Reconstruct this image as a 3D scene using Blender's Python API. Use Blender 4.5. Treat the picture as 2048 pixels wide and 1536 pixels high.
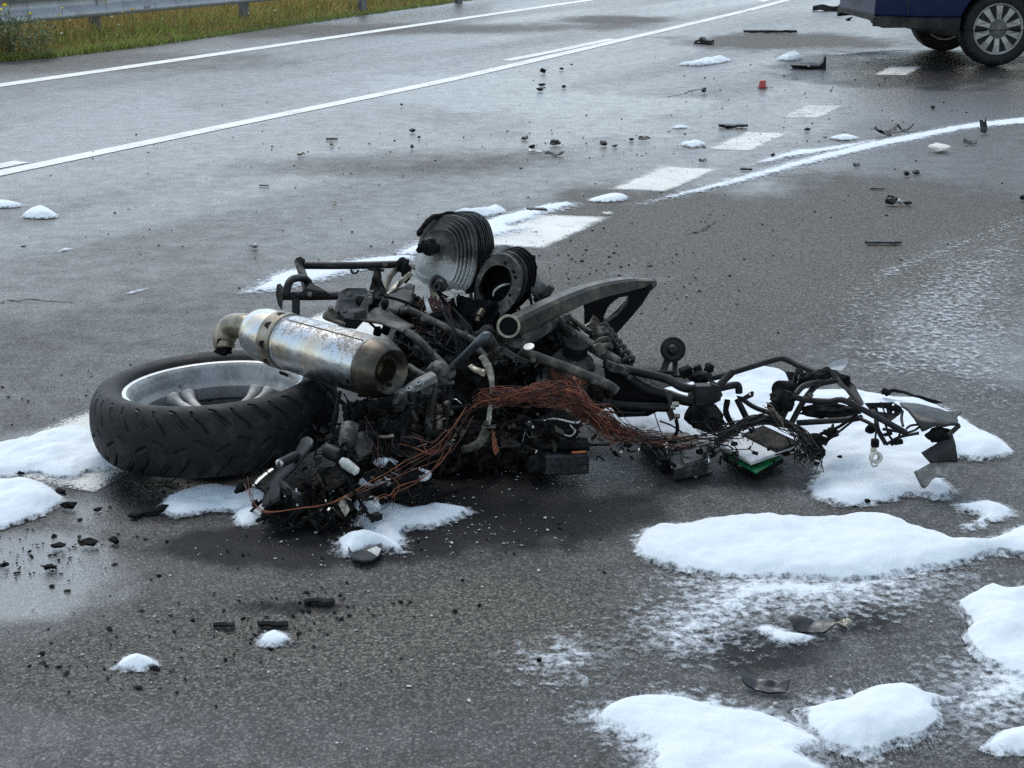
import bpy, bmesh, math, random
import numpy as np
from mathutils import Vector, Matrix
from mathutils.geometry import tessellate_polygon

for _o in list(bpy.data.objects):
    bpy.data.objects.remove(_o, do_unlink=True)
random.seed(7)
rng = np.random.default_rng(11)
scene = bpy.context.scene
COL = scene.collection

# ------------------------------------------------------------------ camera
CAM_H = 1.39
PITCH = math.radians(17.5)
FPX = 3078.0                      # focal length in pixels of a 2048 px wide frame
cam_d = bpy.data.cameras.new('camera')
cam_d.sensor_width = 36.0
cam_d.lens = FPX / 2048.0 * 36.0
cam_d.clip_start = 0.05
cam_d.clip_end = 2000
cam = bpy.data.objects.new('camera', cam_d)
cam.location = (0, 0, CAM_H)
cam.rotation_euler = (math.pi / 2 - PITCH, 0, 0)
COL.objects.link(cam)
scene.camera = cam

# ------------------------------------------------------------------ world (overcast daylight)
SUN_EL, SUN_AZ = math.radians(60), math.radians(-25)      # azimuth from +Y towards +X
world = bpy.data.worlds.new('World')
scene.world = world
world.use_nodes = True
wn = world.node_tree.nodes
wl = world.node_tree.links
wn.clear()
w_out = wn.new('ShaderNodeOutputWorld')
w_bg = wn.new('ShaderNodeBackground')
w_bg.inputs['Strength'].default_value = 0.15
w_sky = wn.new('ShaderNodeTexSky')
w_sky.sky_type = 'NISHITA'
w_sky.sun_disc = False
w_sky.sun_elevation = SUN_EL
w_sky.sun_rotation = SUN_AZ
w_sky.air_density = 1.0
w_sky.dust_density = 0.6
w_sky.ozone_density = 1.0
w_hsv = wn.new('ShaderNodeHueSaturation')
w_hsv.inputs['Saturation'].default_value = 0.62
w_hsv.inputs['Hue'].default_value = 0.48
w_tc = wn.new('ShaderNodeTexCoord')
w_map = wn.new('ShaderNodeMapping')
w_map.inputs['Scale'].default_value = (1.0, 1.0, 2.6)
w_noise = wn.new('ShaderNodeTexNoise')
w_noise.inputs['Scale'].default_value = 2.2
w_noise.inputs['Detail'].default_value = 6.0
w_noise.inputs['Roughness'].default_value = 0.55
w_mr = wn.new('ShaderNodeMapRange')
w_mr.inputs['From Min'].default_value = 0.3
w_mr.inputs['From Max'].default_value = 0.72
w_mr.inputs['To Min'].default_value = 0.7
w_mr.inputs['To Max'].default_value = 1.25
w_mul = wn.new('ShaderNodeVectorMath')
w_mul.operation = 'SCALE'
wl.new(w_sky.outputs['Color'], w_hsv.inputs['Color'])
wl.new(w_hsv.outputs['Color'], w_mul.inputs[0])
wl.new(w_tc.outputs['Generated'], w_map.inputs['Vector'])
wl.new(w_map.outputs['Vector'], w_noise.inputs['Vector'])
wl.new(w_noise.outputs['Fac'], w_mr.inputs['Value'])
wl.new(w_mr.outputs['Result'], w_mul.inputs['Scale'])
wl.new(w_mul.outputs['Vector'], w_bg.inputs['Color'])
wl.new(w_bg.outputs['Background'], w_out.inputs['Surface'])

sun_d = bpy.data.lights.new('sun', 'SUN')
sun_d.energy = 1.0
sun_d.angle = math.radians(30)
sun_d.color = (1.0, 0.97, 0.92)
sun = bpy.data.objects.new('sun', sun_d)
sd = Vector((math.sin(SUN_AZ) * math.cos(SUN_EL), math.cos(SUN_AZ) * math.cos(SUN_EL), math.sin(SUN_EL)))
sun.rotation_euler = sd.to_track_quat('Z', 'Y').to_euler()
sun.location = (0, 0, 20)
COL.objects.link(sun)

vs = scene.view_settings
vs.view_transform = 'Standard'
vs.look = 'None'
vs.exposure = 0.95
vs.gamma = 1.0
vs.use_curve_mapping = False
scene.cycles.use_denoising = False
scene.cycles.max_bounces = 6
scene.cycles.transparent_max_bounces = 12

# ------------------------------------------------------------------ helpers
sp, cp = math.sin(PITCH), math.cos(PITCH)

def ray(px, py):
    xc, yc = (px - 1024.0) / FPX, (py - 768.0) / FPX
    return Vector((xc, cp - yc * sp, -(sp + yc * cp)))

def P(px, py, Y):
    """the point seen at (px,py) that stands Y metres ahead of the photographer"""
    d = ray(px, py)
    t = Y / d.y
    return Vector((d.x * t, Y, CAM_H + d.z * t))

def G(px, py, z=0.0):
    d = ray(px, py)
    t = (CAM_H - z) / -d.z
    return Vector((d.x * t, d.y * t, z))

def PP(lst):
    return [P(*q) for q in lst]

_h = rng.random(65536)
def vnoise(x, y, z=0.0, seed=0):
    x, y, z = np.broadcast_arrays(np.asarray(x, float), np.asarray(y, float), np.asarray(z, float))
    xi, yi, zi = np.floor(x).astype(np.int64), np.floor(y).astype(np.int64), np.floor(z).astype(np.int64)
    fx, fy, fz = x - xi, y - yi, z - zi
    fx, fy, fz = fx*fx*(3-2*fx), fy*fy*(3-2*fy), fz*fz*(3-2*fz)
    def hh(a, b, c):
        return _h[((a*73856093) ^ (b*19349663) ^ (c*83492791) ^ (seed*2654435)) & 65535]
    r = 0
    for dx in (0, 1):
        for dy in (0, 1):
            for dz in (0, 1):
                w = (fx if dx else 1-fx)*(fy if dy else 1-fy)*(fz if dz else 1-fz)
                r = r + w*hh(xi+dx, yi+dy, zi+dz)
    return r

def fbm(x, y, z=0.0, oct=4, seed=0):
    r, a, s, tot = 0, 1.0, 1.0, 0
    for i in range(oct):
        r = r + a*vnoise(np.asarray(x)*s, np.asarray(y)*s, np.asarray(z)*s, seed+i*17)
        tot += a
        a *= 0.5
        s *= 2.03
    return r/tot*2-1

def ss(e0, e1, x):
    t = np.clip((x-e0)/(e1-e0), 0, 1)
    return t*t*(3-2*t)

def mesh(name, V, F, m, parent=None, smooth=False, attrs=None, bevel=0.0):
    me = bpy.data.meshes.new(name)
    V = np.asarray(V, dtype=float).reshape(-1, 3)
    if isinstance(F, np.ndarray):
        F = F.tolist()
    me.from_pydata(V.tolist(), [], F)
    if attrs:
        for k, a in attrs.items():
            a = np.asarray(a, dtype=np.float32)
            if a.ndim == 1:
                at = me.attributes.new(k, 'FLOAT', 'POINT')
                at.data.foreach_set('value', a)
            else:
                at = me.attributes.new(k, 'FLOAT_COLOR', 'POINT')
                b = np.ones((len(a), 4), np.float32)
                b[:, :3] = a[:, :3]
                at.data.foreach_set('color', b.ravel())
    if m is not None:
        me.materials.append(m)
    me.update()
    if smooth:
        me.polygons.foreach_set('use_smooth', np.ones(len(me.polygons), bool))
        if smooth == 'auto':
            try:
                me.set_sharp_from_angle(angle=math.radians(38))
            except Exception:
                pass
    o = bpy.data.objects.new(name, me)
    COL.objects.link(o)
    if parent is not None:
        o.parent = parent
        o.matrix_parent_inverse = WM(parent).inverted()
    if bevel > 0:
        b = o.modifiers.new('bevel', 'BEVEL')
        b.width = bevel
        b.segments = 1
        b.limit_method = 'ANGLE'
        b.angle_limit = math.radians(30)
    return o

def WM(o):
    m = Matrix.LocRotScale(o.location, o.rotation_euler, o.scale)
    if o.parent is not None:
        return WM(o.parent) @ o.matrix_parent_inverse @ m
    return m

def thing(name, label, cat, loc=(0, 0, 0), group=None):
    o = bpy.data.objects.new(name, None)
    o.empty_display_size = 0.1
    o.location = loc
    COL.objects.link(o)
    return tag(o, label, cat, group)

def tag(o, label, cat, group=None):
    o['label'] = label
    o['category'] = cat
    if group:
        o['group'] = group
    return o

def structure(o):
    o['kind'] = 'structure'
    return o

def stuff(o):
    o['kind'] = 'stuff'
    return o

def join(parts):
    V, F, n = [], [], 0
    for v, f in parts:
        v = np.asarray([tuple(q) for q in v] if not isinstance(v, np.ndarray) else v, float)
        V.append(v)
        F.extend([tuple(i+n for i in q) for q in f])
        n += len(v)
    return np.concatenate(V), F

def basis(axis, up=(0, 0, 1)):
    z = Vector(axis).normalized()
    u = Vector(up)
    if abs(z.dot(u.normalized())) > 0.98:
        u = Vector((1, 0, 0))
    x = u.cross(z).normalized()
    y = z.cross(x)
    return np.array([x, y, z])          # rows

def smooth_path(pts, sub=6):
    pts = [np.array(p, float) for p in pts]
    if len(pts) < 3:
        return pts
    out = []
    Q = [2*pts[0]-pts[1]] + pts + [2*pts[-1]-pts[-2]]
    for i in range(1, len(Q)-2):
        p0, p1, p2, p3 = Q[i-1], Q[i], Q[i+1], Q[i+2]
        for k in range(sub):
            t = k/sub
            out.append(0.5*((2*p1)+(-p0+p2)*t+(2*p0-5*p1+4*p2-p3)*t*t+(-p0+3*p1-3*p2+p3)*t**3))
    out.append(pts[-1])
    return out

def tube(pts, r, n=12, sub=6, cap=True, wob=0.0, flat=1.0):
    """round bar along a smoothed path; r one radius or one per point"""
    k = len(pts)
    rs = [r]*k if np.isscalar(r) else list(r)
    path = smooth_path(pts, sub)
    m = len(path)
    rr = np.interp(np.linspace(0, k-1, m), np.arange(k), rs)
    path = np.array(path)
    tan = np.gradient(path, axis=0)
    tan /= (np.linalg.norm(tan, axis=1, keepdims=True)+1e-12)
    B = basis(tan[0])
    u = B[0]
    V = []
    ang = np.arange(n)*2*math.pi/n
    for i in range(m):
        t = tan[i]
        u = u-t*np.dot(u, t)
        u /= np.linalg.norm(u)+1e-12
        w = np.cross(t, u)
        q = rr[i]*(1+(wob*(rng.random(n)-.5) if wob else 0))
        V.append(path[i]+np.outer(np.cos(ang)*q, u)+np.outer(np.sin(ang)*q*flat, w))
    V = np.concatenate(V)
    F = []
    for i in range(m-1):
        for j in range(n):
            a, b = i*n+j, i*n+(j+1) % n
            F.append((a, b, b+n, a+n))
    if cap:
        F.append(tuple(range(n-1, -1, -1)))
        F.append(tuple((m-1)*n+j for j in range(n)))
    return V, F

def lathe(prof, o, axis, n=32, up=(0, 0, 1), closed=False, sx=1.0, sy=1.0):
    """prof = [(radius, along axis)]"""
    B = basis(axis, up)
    ang = np.arange(n)*2*math.pi/n
    V = []
    o = np.array(o, float)
    for r, z in prof:
        V.append(o+np.outer(np.cos(ang)*r*sx, B[0])+np.outer(np.sin(ang)*r*sy, B[1])+z*B[2])
    V = np.concatenate(V)
    m = len(prof)
    F = []
    for i in range(m if closed else m-1):
        for j in range(n):
            a, b = i*n+j, i*n+(j+1) % n
            c, d = ((i+1) % m)*n+(j+1) % n, ((i+1) % m)*n+j
            F.append((a, b, c, d))
    if not closed:
        if prof[0][0] > 1e-5:
            F.append(tuple(range(n-1, -1, -1)))
        if prof[-1][0] > 1e-5:
            F.append(tuple((m-1)*n+j for j in range(n)))
    return V, F

def box(c, size, ax=(1, 0, 0), up=(0, 0, 1)):
    """box of size (along ax, along side, along up)"""
    x = Vector(ax).normalized()
    z = Vector(up)
    z = (z-x*z.dot(x)).normalized()
    y = z.cross(x)
    V = []
    c = Vector(c)
    for sx in (-.5, .5):
        for sy in (-.5, .5):
            for sz in (-.5, .5):
                V.append(c+x*sx*size[0]+y*sy*size[1]+z*sz*size[2])
    F = [(0, 1, 3, 2), (4, 6, 7, 5), (0, 4, 5, 1), (2, 3, 7, 6), (0, 2, 6, 4), (1, 5, 7, 3)]
    return np.array(V), F

def plate(outer, th, holes=(), nrm=None):
    """flat sheet cut to an outline with holes, th thick (pushed along -normal)"""
    loops = [[Vector(p) for p in outer]]+[[Vector(p) for p in h] for h in holes]
    allp = [p for l in loops for p in l]
    if nrm is None:
        nrm = Vector((0, 0, 0))
        L = loops[0]
        for i in range(len(L)):
            nrm += (L[i]-L[0]).cross(L[(i+1) % len(L)]-L[0])
        nrm.normalize()
        if nrm.y > 0:
            nrm = -nrm
    nrm = Vector(nrm).normalized()
    tr = tessellate_polygon(loops)
    n = len(allp)
    V = [p for p in allp]+[p-nrm*th for p in allp]
    F = []
    for t in tr:
        a, b, c = t
        nn = (allp[b]-allp[a]).cross(allp[c]-allp[a])
        if nn.dot(nrm) < 0:
            a, c = c, a
        F.append((a, b, c))
        F.append((c+n, b+n, a+n))
    s = 0
    for l in loops:
        k = len(l)
        for i in range(k):
            a, b = s+i, s+(i+1) % k
            F.append((a, a+n, b+n, b))
        s += k
    return np.array([tuple(v) for v in V]), F

def circle(c, r, n=14, nrm=(0, -1, 0), ry=None):
    B = basis(nrm)
    ry = ry or r
    c = np.array(c)
    return [Vector(c+B[0]*math.cos(a)*r+B[1]*math.sin(a)*ry) for a in np.arange(n)*2*math.pi/n]

_ico = {}
def ico(sub=2):
    if sub not in _ico:
        bm = bmesh.new()
        bmesh.ops.create_icosphere(bm, subdivisions=sub, radius=1)
        _ico[sub] = (np.array([v.co[:] for v in bm.verts]), [tuple(v.index for v in f.verts) for f in bm.faces])
        bm.free()
    return _ico[sub]

def lump(c, size, sub=3, amp=0.35, freq=2.0, seed=0, rot=0.0):
    V, F = ico(sub)
    s = seed*7.13
    d = 1+amp*fbm(V[:, 0]*freq+s, V[:, 1]*freq+s*1.7, V[:, 2]*freq-s, 3, seed)
    V = V*d[:, None]*np.array(size)
    c0, s0 = math.cos(rot), math.sin(rot)
    V = np.stack([V[:, 0]*c0-V[:, 1]*s0, V[:, 0]*s0+V[:, 1]*c0, V[:, 2]], 1)
    return V+np.array(c), F

def boltg(c, axis, r=0.008, h=0.008):
    return lathe([(r, 0), (r, h*.8), (r*.85, h), (0, h)], c, axis, 6)

# ------------------------------------------------------------------ materials
class NT:
    def __init__(s, name):
        s.m = bpy.data.materials.new(name)
        s.m.use_nodes = True
        s.n = s.m.node_tree.nodes
        s.l = s.m.node_tree.links
        s.b = s.n['Principled BSDF']
        s.out = s.n['Material Output']
    def new(s, t, **kw):
        nd = s.n.new(t)
        for k, v in kw.items():
            if k in nd.inputs:
                s.put(nd.inputs[k], v)
            else:
                setattr(nd, k, v)
        return nd
    def put(s, sock, v):
        if hasattr(v, 'is_linked') or isinstance(v, bpy.types.NodeSocket):
            s.l.new(v, sock)
        else:
            if isinstance(v, (tuple, list)) and len(v) == 3 and sock.type == 'RGBA':
                v = (*v, 1)
            if sock.type == 'RGBA' and np.isscalar(v):
                v = (v, v, v, 1)
            sock.default_value = v
    def pos(s):
        return s.new('ShaderNodeNewGeometry').outputs['Position']
    def noise(s, scale, detail=4, rough=.55, vec=None, dist=0.0):
        nd = s.new('ShaderNodeTexNoise', Scale=scale, Detail=detail, Roughness=rough, Distortion=dist)
        s.l.new(vec or s.pos(), nd.inputs['Vector'])
        return nd.outputs['Fac']
    def ramp(s, fac, stops):
        nd = s.new('ShaderNodeValToRGB')
        s.l.new(fac, nd.inputs['Fac'])
        el = nd.color_ramp.elements
        while len(el) < len(stops):
            el.new(0.5)
        for e, (p, c) in zip(el, stops):
            e.position = p
            e.color = (c, c, c, 1) if np.isscalar(c) else (*c, 1)
        return nd.outputs['Color']
    def mr(s, v, a, b, c, d, smooth=False):
        nd = s.new('ShaderNodeMapRange')
        if smooth:
            nd.interpolation_type = 'SMOOTHSTEP'
        for i, q in enumerate((v, a, b, c, d)):
            s.put(nd.inputs[i], q)
        return nd.outputs[0]
    def mix(s, f, a, b, mode='MIX'):
        nd = s.new('ShaderNodeMix', data_type='RGBA', blend_type=mode)
        s.put(nd.inputs[0], f)
        s.put(nd.inputs[6], a)
        s.put(nd.inputs[7], b)
        return nd.outputs[2]
    def math(s, op, a, b=0.0, c=0.0):
        nd = s.new('ShaderNodeMath', operation=op)
        s.put(nd.inputs[0], a)
        s.put(nd.inputs[1], b)
        s.put(nd.inputs[2], c)
        return nd.outputs[0]
    def attr(s, name, col=False):
        nd = s.new('ShaderNodeAttribute', attribute_name=name)
        return nd.outputs['Color' if col else 'Fac']
    def bump(s, h, strength=.5, dist=.01, normal=None):
        nd = s.new('ShaderNodeBump')
        s.put(nd.inputs['Strength'], strength)
        s.put(nd.inputs['Distance'], dist)
        s.l.new(h, nd.inputs['Height'])
        if normal is not None:
            s.l.new(normal, nd.inputs['Normal'])
        return nd.outputs['Normal']
    def set(s, **kw):
        for k, v in kw.items():
            s.put(s.b.inputs[k.replace('_', ' ')], v)
        return s.m

def worn(name, c1, c2, c3=None, scale=25, rough=(.45, .75), metal=0.0, bump=.25, bscale=160, spec=.5, soot=None):
    """mottled worn surface: two or three tones in noise patches, with fine relief"""
    k = NT(name)
    n = k.noise(scale, 6, .62)
    n2 = k.noise(scale*5.3, 4, .6)
    f = k.math('ADD', k.math('MULTIPLY', n, .75), k.math('MULTIPLY', n2, .25))
    st = [(.36, c1), (.58, c2)] if c3 is None else [(.34, c1), (.5, c2), (.64, c3)]
    col = k.ramp(f, st)
    r = k.mr(n2, .3, .7, rough[0], rough[1])
    nb = k.noise(bscale, 3, .6)
    if soot is not None:
        sn = k.noise(soot[0], 5, .6)
        sf = k.mr(sn, soot[1], soot[1]+.14, 0, 1, True)
        col = k.mix(sf, col, (.008, .008, .009))
        r = k.mix(sf, r, .85)
    return k.set(Base_Color=col, Roughness=r, Metallic=metal, Specular_IOR_Level=spec, Normal=k.bump(nb, bump, .002))

M = {}
M['black_steel'] = worn('black_steel', (.004, .004, .0045), (.009, .009, .010), (.026, .026, .026), 18, (.4, .62), .1, .2, spec=.25)
M['grey_tube'] = worn('grey_tube', (.006, .006, .006), (.022, .0195, .017), (.11, .106, .097), 16, (.45, .7), .1, .3, spec=.28)
M['ash_tube'] = worn('ash_tube', (.012, .011, .010), (.045, .041, .035), (.14, .125, .10), 22, (.55, .8), .1, .35, spec=.28)
M['charred'] = worn('charred', (.002, .002, .002), (.005, .005, .005), (.02, .0195, .019), 30, (.7, .95), 0, .9, 220, spec=.12)
M['soot_black'] = worn('soot_black', (.0025, .0025, .003), (.006, .006, .007), None, 20, (.6, .85), 0, .3, spec=.12)
M['plastic_black'] = worn('plastic_black', (.008, .008, .009), (.016, .016, .018), None, 14, (.38, .55), 0, .12, spec=.3)
M['aluminium'] = worn('aluminium', (.14, .15, .155), (.3, .31, .31), (.42, .42, .4), 14, (.4, .65), .55, .3, 300, soot=(9, .52))
M['aluminium_dark'] = worn('aluminium_dark', (.008, .008, .009), (.03, .03, .03), (.14, .138, .132), 20, (.5, .7), .15, .4, 260, spec=.28)
M['melted_alloy'] = worn('melted_alloy', (.06, .055, .045), (.25, .23, .18), (.45, .42, .34), 60, (.35, .6), .6, .9, 150)
M['brass_steel'] = worn('brass_steel', (.09, .08, .06), (.2, .175, .135), (.32, .29, .23), 18, (.3, .5), .8, .2)
M['rust'] = worn('rust', (.06, .022, .014), (.13, .045, .025), (.2, .08, .045), 40, (.7, .9), .1, .4)
M['copper_wire'] = worn('copper_wire', (.03, .010, .008), (.09, .026, .017), (.2, .065, .036), 14, (.55, .8), .15, .1)
_k = NT('burnt_wire')
_k.set(Base_Color=_k.mix(_k.mr(_k.noise(40, 3, .6), .45, .65, 0, .7), _k.attr('col', True), (.012, .009, .008)), Roughness=.7, Specular_IOR_Level=.3)
M['wire'] = _k.m
M['copper_dark'] = worn('copper_dark', (.014, .008, .007), (.06, .025, .018), (.13, .05, .03), 18, (.5, .8), .2, .1)
M['ash_pale'] = worn('ash_pale', (.2, .2, .19), (.42, .42, .4), (.6, .6, .58), 40, (.8, .95), 0, .6)
M['bare_steel'] = worn('bare_steel', (.2, .2, .2), (.4, .4, .39), (.55, .55, .53), 30, (.25, .45), .9, .2)
M['orange'] = worn('orange_plastic', (.25, .06, .01), (.5, .14, .03), None, 40, (.5, .7))
M['tar'] = worn('tar_black', (.006, .006, .008), (.014, .014, .018), (.03, .03, .036), 18, (.25, .55), 0, .5, 60)
M['ash_char'] = worn('ash_char', (.003, .003, .003), (.016, .015, .014), (.11, .105, .098), 16, (.75, .95), 0, .9, 200, spec=.12)
# ------------------------------------------------------------------ road
def blob_field(X, Y, blobs):
    out = np.zeros_like(X)
    for (px, py, rx, ry, rot, s) in blobs:
        c = G(px, py)
        t = c.y/ray(px, py).y
        ax = rx*t/FPX
        ay = abs(G(px, py-ry).y-G(px, py+ry).y)*.5
        dx, dy = X-c.x, Y-c.y
        ca, sa = math.cos(rot), math.sin(rot)
        u, v = (dx*ca+dy*sa)/ax, (-dx*sa+dy*ca)/ay
        q = np.sqrt(u*u+v*v)+.6*fbm(X*1.5, Y*1.1, 0, 5, 5)+.2*fbm(X*7, Y*7, 0, 3, 8)
        out = np.maximum(out, s*(1-ss(.35, 1.3, q)))
    return out

WET = [(350, 270, 1100, 150, .25, .74), (1050, 190, 520, 80, .2, .8), (1250, 250, 420, 60, .2, .78), (1850, 210, 400, 60, .1, .8),
       (20, 1150, 260, 95, -.2, 1.0), (330, 1005, 230, 60, 0, .8), (2000, 660, 300, 130, .2, .75), (1960, 520, 160, 60, .2, .65),
       (1920, 150, 300, 45, 0, .9), (150, 560, 480, 110, .1, .5), (60, 900, 300, 60, 0, .6), (1500, 1180, 420, 60, .1, .5),
       (1650, 1300, 260, 70, .2, .6), (1080, 960, 480, 70, 0, .6)]
DRY = [(1520, 490, 400, 150, .35, 1.0), (1250, 640, 260, 110, .2, .9), (1600, 84, 260, 18, .1, 1.0), (1250, 40, 160, 8, .1, .8), (850, 1260, 560, 110, .1, .9),
       (300, 1330, 320, 80, .1, .7), (1850, 420, 260, 90, .2, .9), (800, 330, 380, 25, .15, .55), (60, 130, 500, 25, .2, .5),
       (700, 60, 700, 12, .2, .6)]
SOOT = [(1000, 985, 420, 95, 0, 1.0), (700, 1080, 260, 50, 0, .8), (460, 960, 330, 60, 0, .9), (950, 850, 520, 130, 0, 1.0), (1450, 930, 330, 60, 0, .8),
        (1900, 135, 330, 34, 0, 1.1), (1760, 150, 200, 22, 0, .8), (1560, 1300, 240, 75, .25, .9), (1720, 1240, 150, 45, .2, .7), (1130, 940, 400, 60, 0, 1.0), (620, 1090, 300, 45, 0, .9),
        (330, 1010, 130, 40, 0, .6), (600, 1215, 130, 14, 0, .45)]

def build_road():
    # fan-shaped sheet: fine where the photographer stands, reaching the horizon
    ys = [-6.0, -3, -1, .3, 1.0, 1.5]
    y = 1.8
    while y < 420:
        ys.append(y)
        y += max(.014*y*.55, .02) if y < 9 else (.012*y if y < 40 else .2*y)
    ys = np.array(ys)
    u = np.concatenate([[-60, -20, -8, -4, -2.2, -1.4, -1.0], np.linspace(-.78, .78, 230), [1.0, 1.4, 2.2, 4, 8, 20, 60]])
    Yg, Ug = np.meshgrid(ys, u, indexing='ij')
    Xg = Ug*.5*np.maximum(Yg, 3.0)
    X, Y = Xg.ravel(), Yg.ravel()
    wet = blob_field(X, Y, WET)
    dry = blob_field(X, Y, DRY)
    soot = blob_field(X, Y, SOOT)
    w = np.clip(.42+.10*ss(4.2, 7, Y)*ss(.6, -.6, X-.25*Y)+.07*ss(4.5, 9, Y)+.02*ss(8, 14, Y)+.13*fbm(X*1.6-Y*.9, Y*.25+X*.1, 0, 5, 3), 0, 1)
    w = w*(1-.85*dry)
    w = np.maximum(w, wet*(1-.6*dry)*(1-.12*ss(5, 9, Y)))
    V = np.stack([X, Y, np.zeros_like(X)], 1)
    m, n = len(ys), len(u)
    idx = np.arange(m*n).reshape(m, n)
    F = np.stack([idx[:-1, :-1], idx[:-1, 1:], idx[1:, 1:], idx[1:, :-1]], -1).reshape(-1, 4)
    return structure(mesh('road', V, F, M['asphalt'], attrs={'wet': w, 'soot': soot, 'dry': dry}, smooth=True))

def asphalt():
    k = NT('asphalt')
    pos = k.pos()
    wet, soot, dry = k.attr('wet'), k.attr('soot'), k.attr('dry')
    vo = k.new('ShaderNodeTexVoronoi', Scale=165.0, feature='F1')
    k.l.new(pos, vo.inputs['Vector'])
    vo2 = k.new('ShaderNodeTexVoronoi', Scale=520.0, feature='F1')
    k.l.new(pos, vo2.inputs['Vector'])
    sep = k.new('ShaderNodeSeparateColor')
    k.l.new(vo.outputs['Color'], sep.inputs['Color'])
    stone = k.ramp(sep.outputs[0], [(0.0, (.034, .034, .034)), (.4, (.085, .083, .081)), (.8, (.165, .16, .15)), (.985, (.28, .27, .25))])
    big = k.noise(.9, 5, .6)
    brown = k.mix(k.mr(big, .35, .7, 0, .45), stone, (.11, .10, .084))
    patch = k.noise(4.5, 6, .65)
    col = k.mix(k.mr(patch, .3, .7, .25, 0), brown, (.022, .022, .024))
    n_fine = k.noise(420, 2, .6)
    col = k.mix(k.mr(n_fine, .3, .75, .35, 0), col, (.016, .016, .018))
    col = k.mix(k.math('MULTIPLY', dry, .6), col, k.mix(.5, stone, (.25, .215, .16)))
    pit = k.mr(vo.outputs['Distance'], .38, .72, 0, .75)
    col = k.mix(pit, col, (.010, .010, .010))
    col = k.mix(k.mr(k.noise(62, 4, .75), .36, .56, .6, 0), col, (.014, .014, .014))
    # water darkens the stone, soot blackens it
    col = k.mix(k.math('MULTIPLY', wet, .35), col, (.03, .032, .036))
    sf = k.mr(k.math('ADD', soot, k.math('MULTIPLY', k.math('SUBTRACT', k.noise(14, 5, .65), .5), .9)), .05, .62, 0, .95, True)
    col = k.mix(sf, col, (.008, .008, .009))
    h = k.math('SUBTRACT', 1.0, k.math('POWER', vo.outputs['Distance'], 1.4))
    h = k.math('ADD', k.math('MULTIPLY', h, .8), k.math('MULTIPLY', k.math('SUBTRACT', 1.0, vo2.outputs['Distance']), .35))
    h = k.math('ADD', h, k.math('MULTIPLY', sep.outputs[1], .6))
    h = k.math('ADD', h, k.math('MULTIPLY', k.noise(45, 3, .6), .9))
    wn_ = k.math('ADD', wet, k.math('MULTIPLY', k.math('SUBTRACT', k.noise(9, 6, .75), .5), .5))
    wc = k.mr(wn_, .1, 1.0, 0, 1, True)
    rough = k.mr(wc, 0, 1, .74, .3)
    rough = k.math('ADD', rough, k.math('MULTIPLY', k.math('SUBTRACT', sep.outputs[2], .5), .14))
    bs = k.mr(wc, 0, 1, .85, .42)
    spec = k.math('MULTIPLY', k.mr(wc, 0, 1, .3, .62), k.math('SUBTRACT', 1.0, k.math('MULTIPLY', sf, .6)))
    hs_ = k.math('ADD', k.math('MULTIPLY', h, .5), k.math('MULTIPLY', k.noise(60, 3, .6), .8))
    k.set(Coat_Weight=k.math('MULTIPLY', k.mr(wc, .1, .9, 0, .65), k.math('SUBTRACT', 1.0, k.math('MULTIPLY', sf, .75))), Coat_Roughness=k.mr(wc, 0, 1, .42, .24), Coat_IOR=1.36, Coat_Normal=k.bump(hs_, k.mr(wc, 0, 1, .5, .22), .0034))
    return k.set(Base_Color=col, Roughness=rough, Specular_IOR_Level=spec, Normal=k.bump(h, bs, .0030))
M['asphalt'] = asphalt()
road = build_road()

def paint():
    k = NT('road_paint')
    pos = k.pos()
    vo = k.new('ShaderNodeTexVoronoi', Scale=210.0)
    k.l.new(pos, vo.inputs['Vector'])
    sep = k.new('ShaderNodeSeparateColor')
    k.l.new(vo.outputs['Color'], sep.inputs['Color'])
    wear = k.noise(7, 6, .7)
    fine = k.noise(160, 3, .65)
    w, e = k.attr('wear'), k.attr('edge')
    f = k.math('ADD', k.math('MULTIPLY', wear, .5), k.math('MULTIPLY', fine, .5))
    f = k.math('ADD', f, k.math('MULTIPLY', w, .15))
    f = k.math('ADD', f, k.math('MULTIPLY', sep.outputs[0], .12))
    f = k.math('ADD', f, k.mr(e, 0, .025, .2, 0))
    alpha = k.mr(f, .67, .80, 1, .08, True)
    tone = k.ramp(k.noise(3, 5, .6), [(.3, (.60, .60, .575)), (.65, (.80, .80, .77))])
    tone = k.mix(k.math('MULTIPLY', w, .7), tone, (.40, .385, .345))
    col = k.mix(k.mr(fine, .35, .7, .3, 0), tone, (.25, .25, .245))
    h = k.math('ADD', k.math('SUBTRACT', 1.0, vo.outputs['Distance']), k.math('MULTIPLY', sep.outputs[1], .4))
    return k.set(Base_Color=col, Roughness=k.mr(fine, .3, .7, .4, .7), Specular_IOR_Level=.4, Alpha=alpha, Normal=k.bump(h, .6, .0025))
M['paint'] = paint()

def strip(name, pix, width, wear=.3):
    c = [np.array(p) for p in smooth_path([G(*q) for q in pix], 8)]
    V, F = [], []
    for i, p in enumerate(c):
        t = c[min(i+1, len(c)-1)]-c[max(i-1, 0)]
        t /= np.linalg.norm(t)
        nrm = np.array([-t[1], t[0], 0])*width*.5
        V += [p+nrm+[0, 0, .003], p-nrm+[0, 0, .003]]
    for i in range(len(c)-1):
        F.append((2*i, 2*i+1, 2*i+3, 2*i+2))
    return structure(mesh(name, V, F, M['paint'], attrs={'wear': np.full(len(V), wear), 'edge': np.full(len(V), .02)}))

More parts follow.
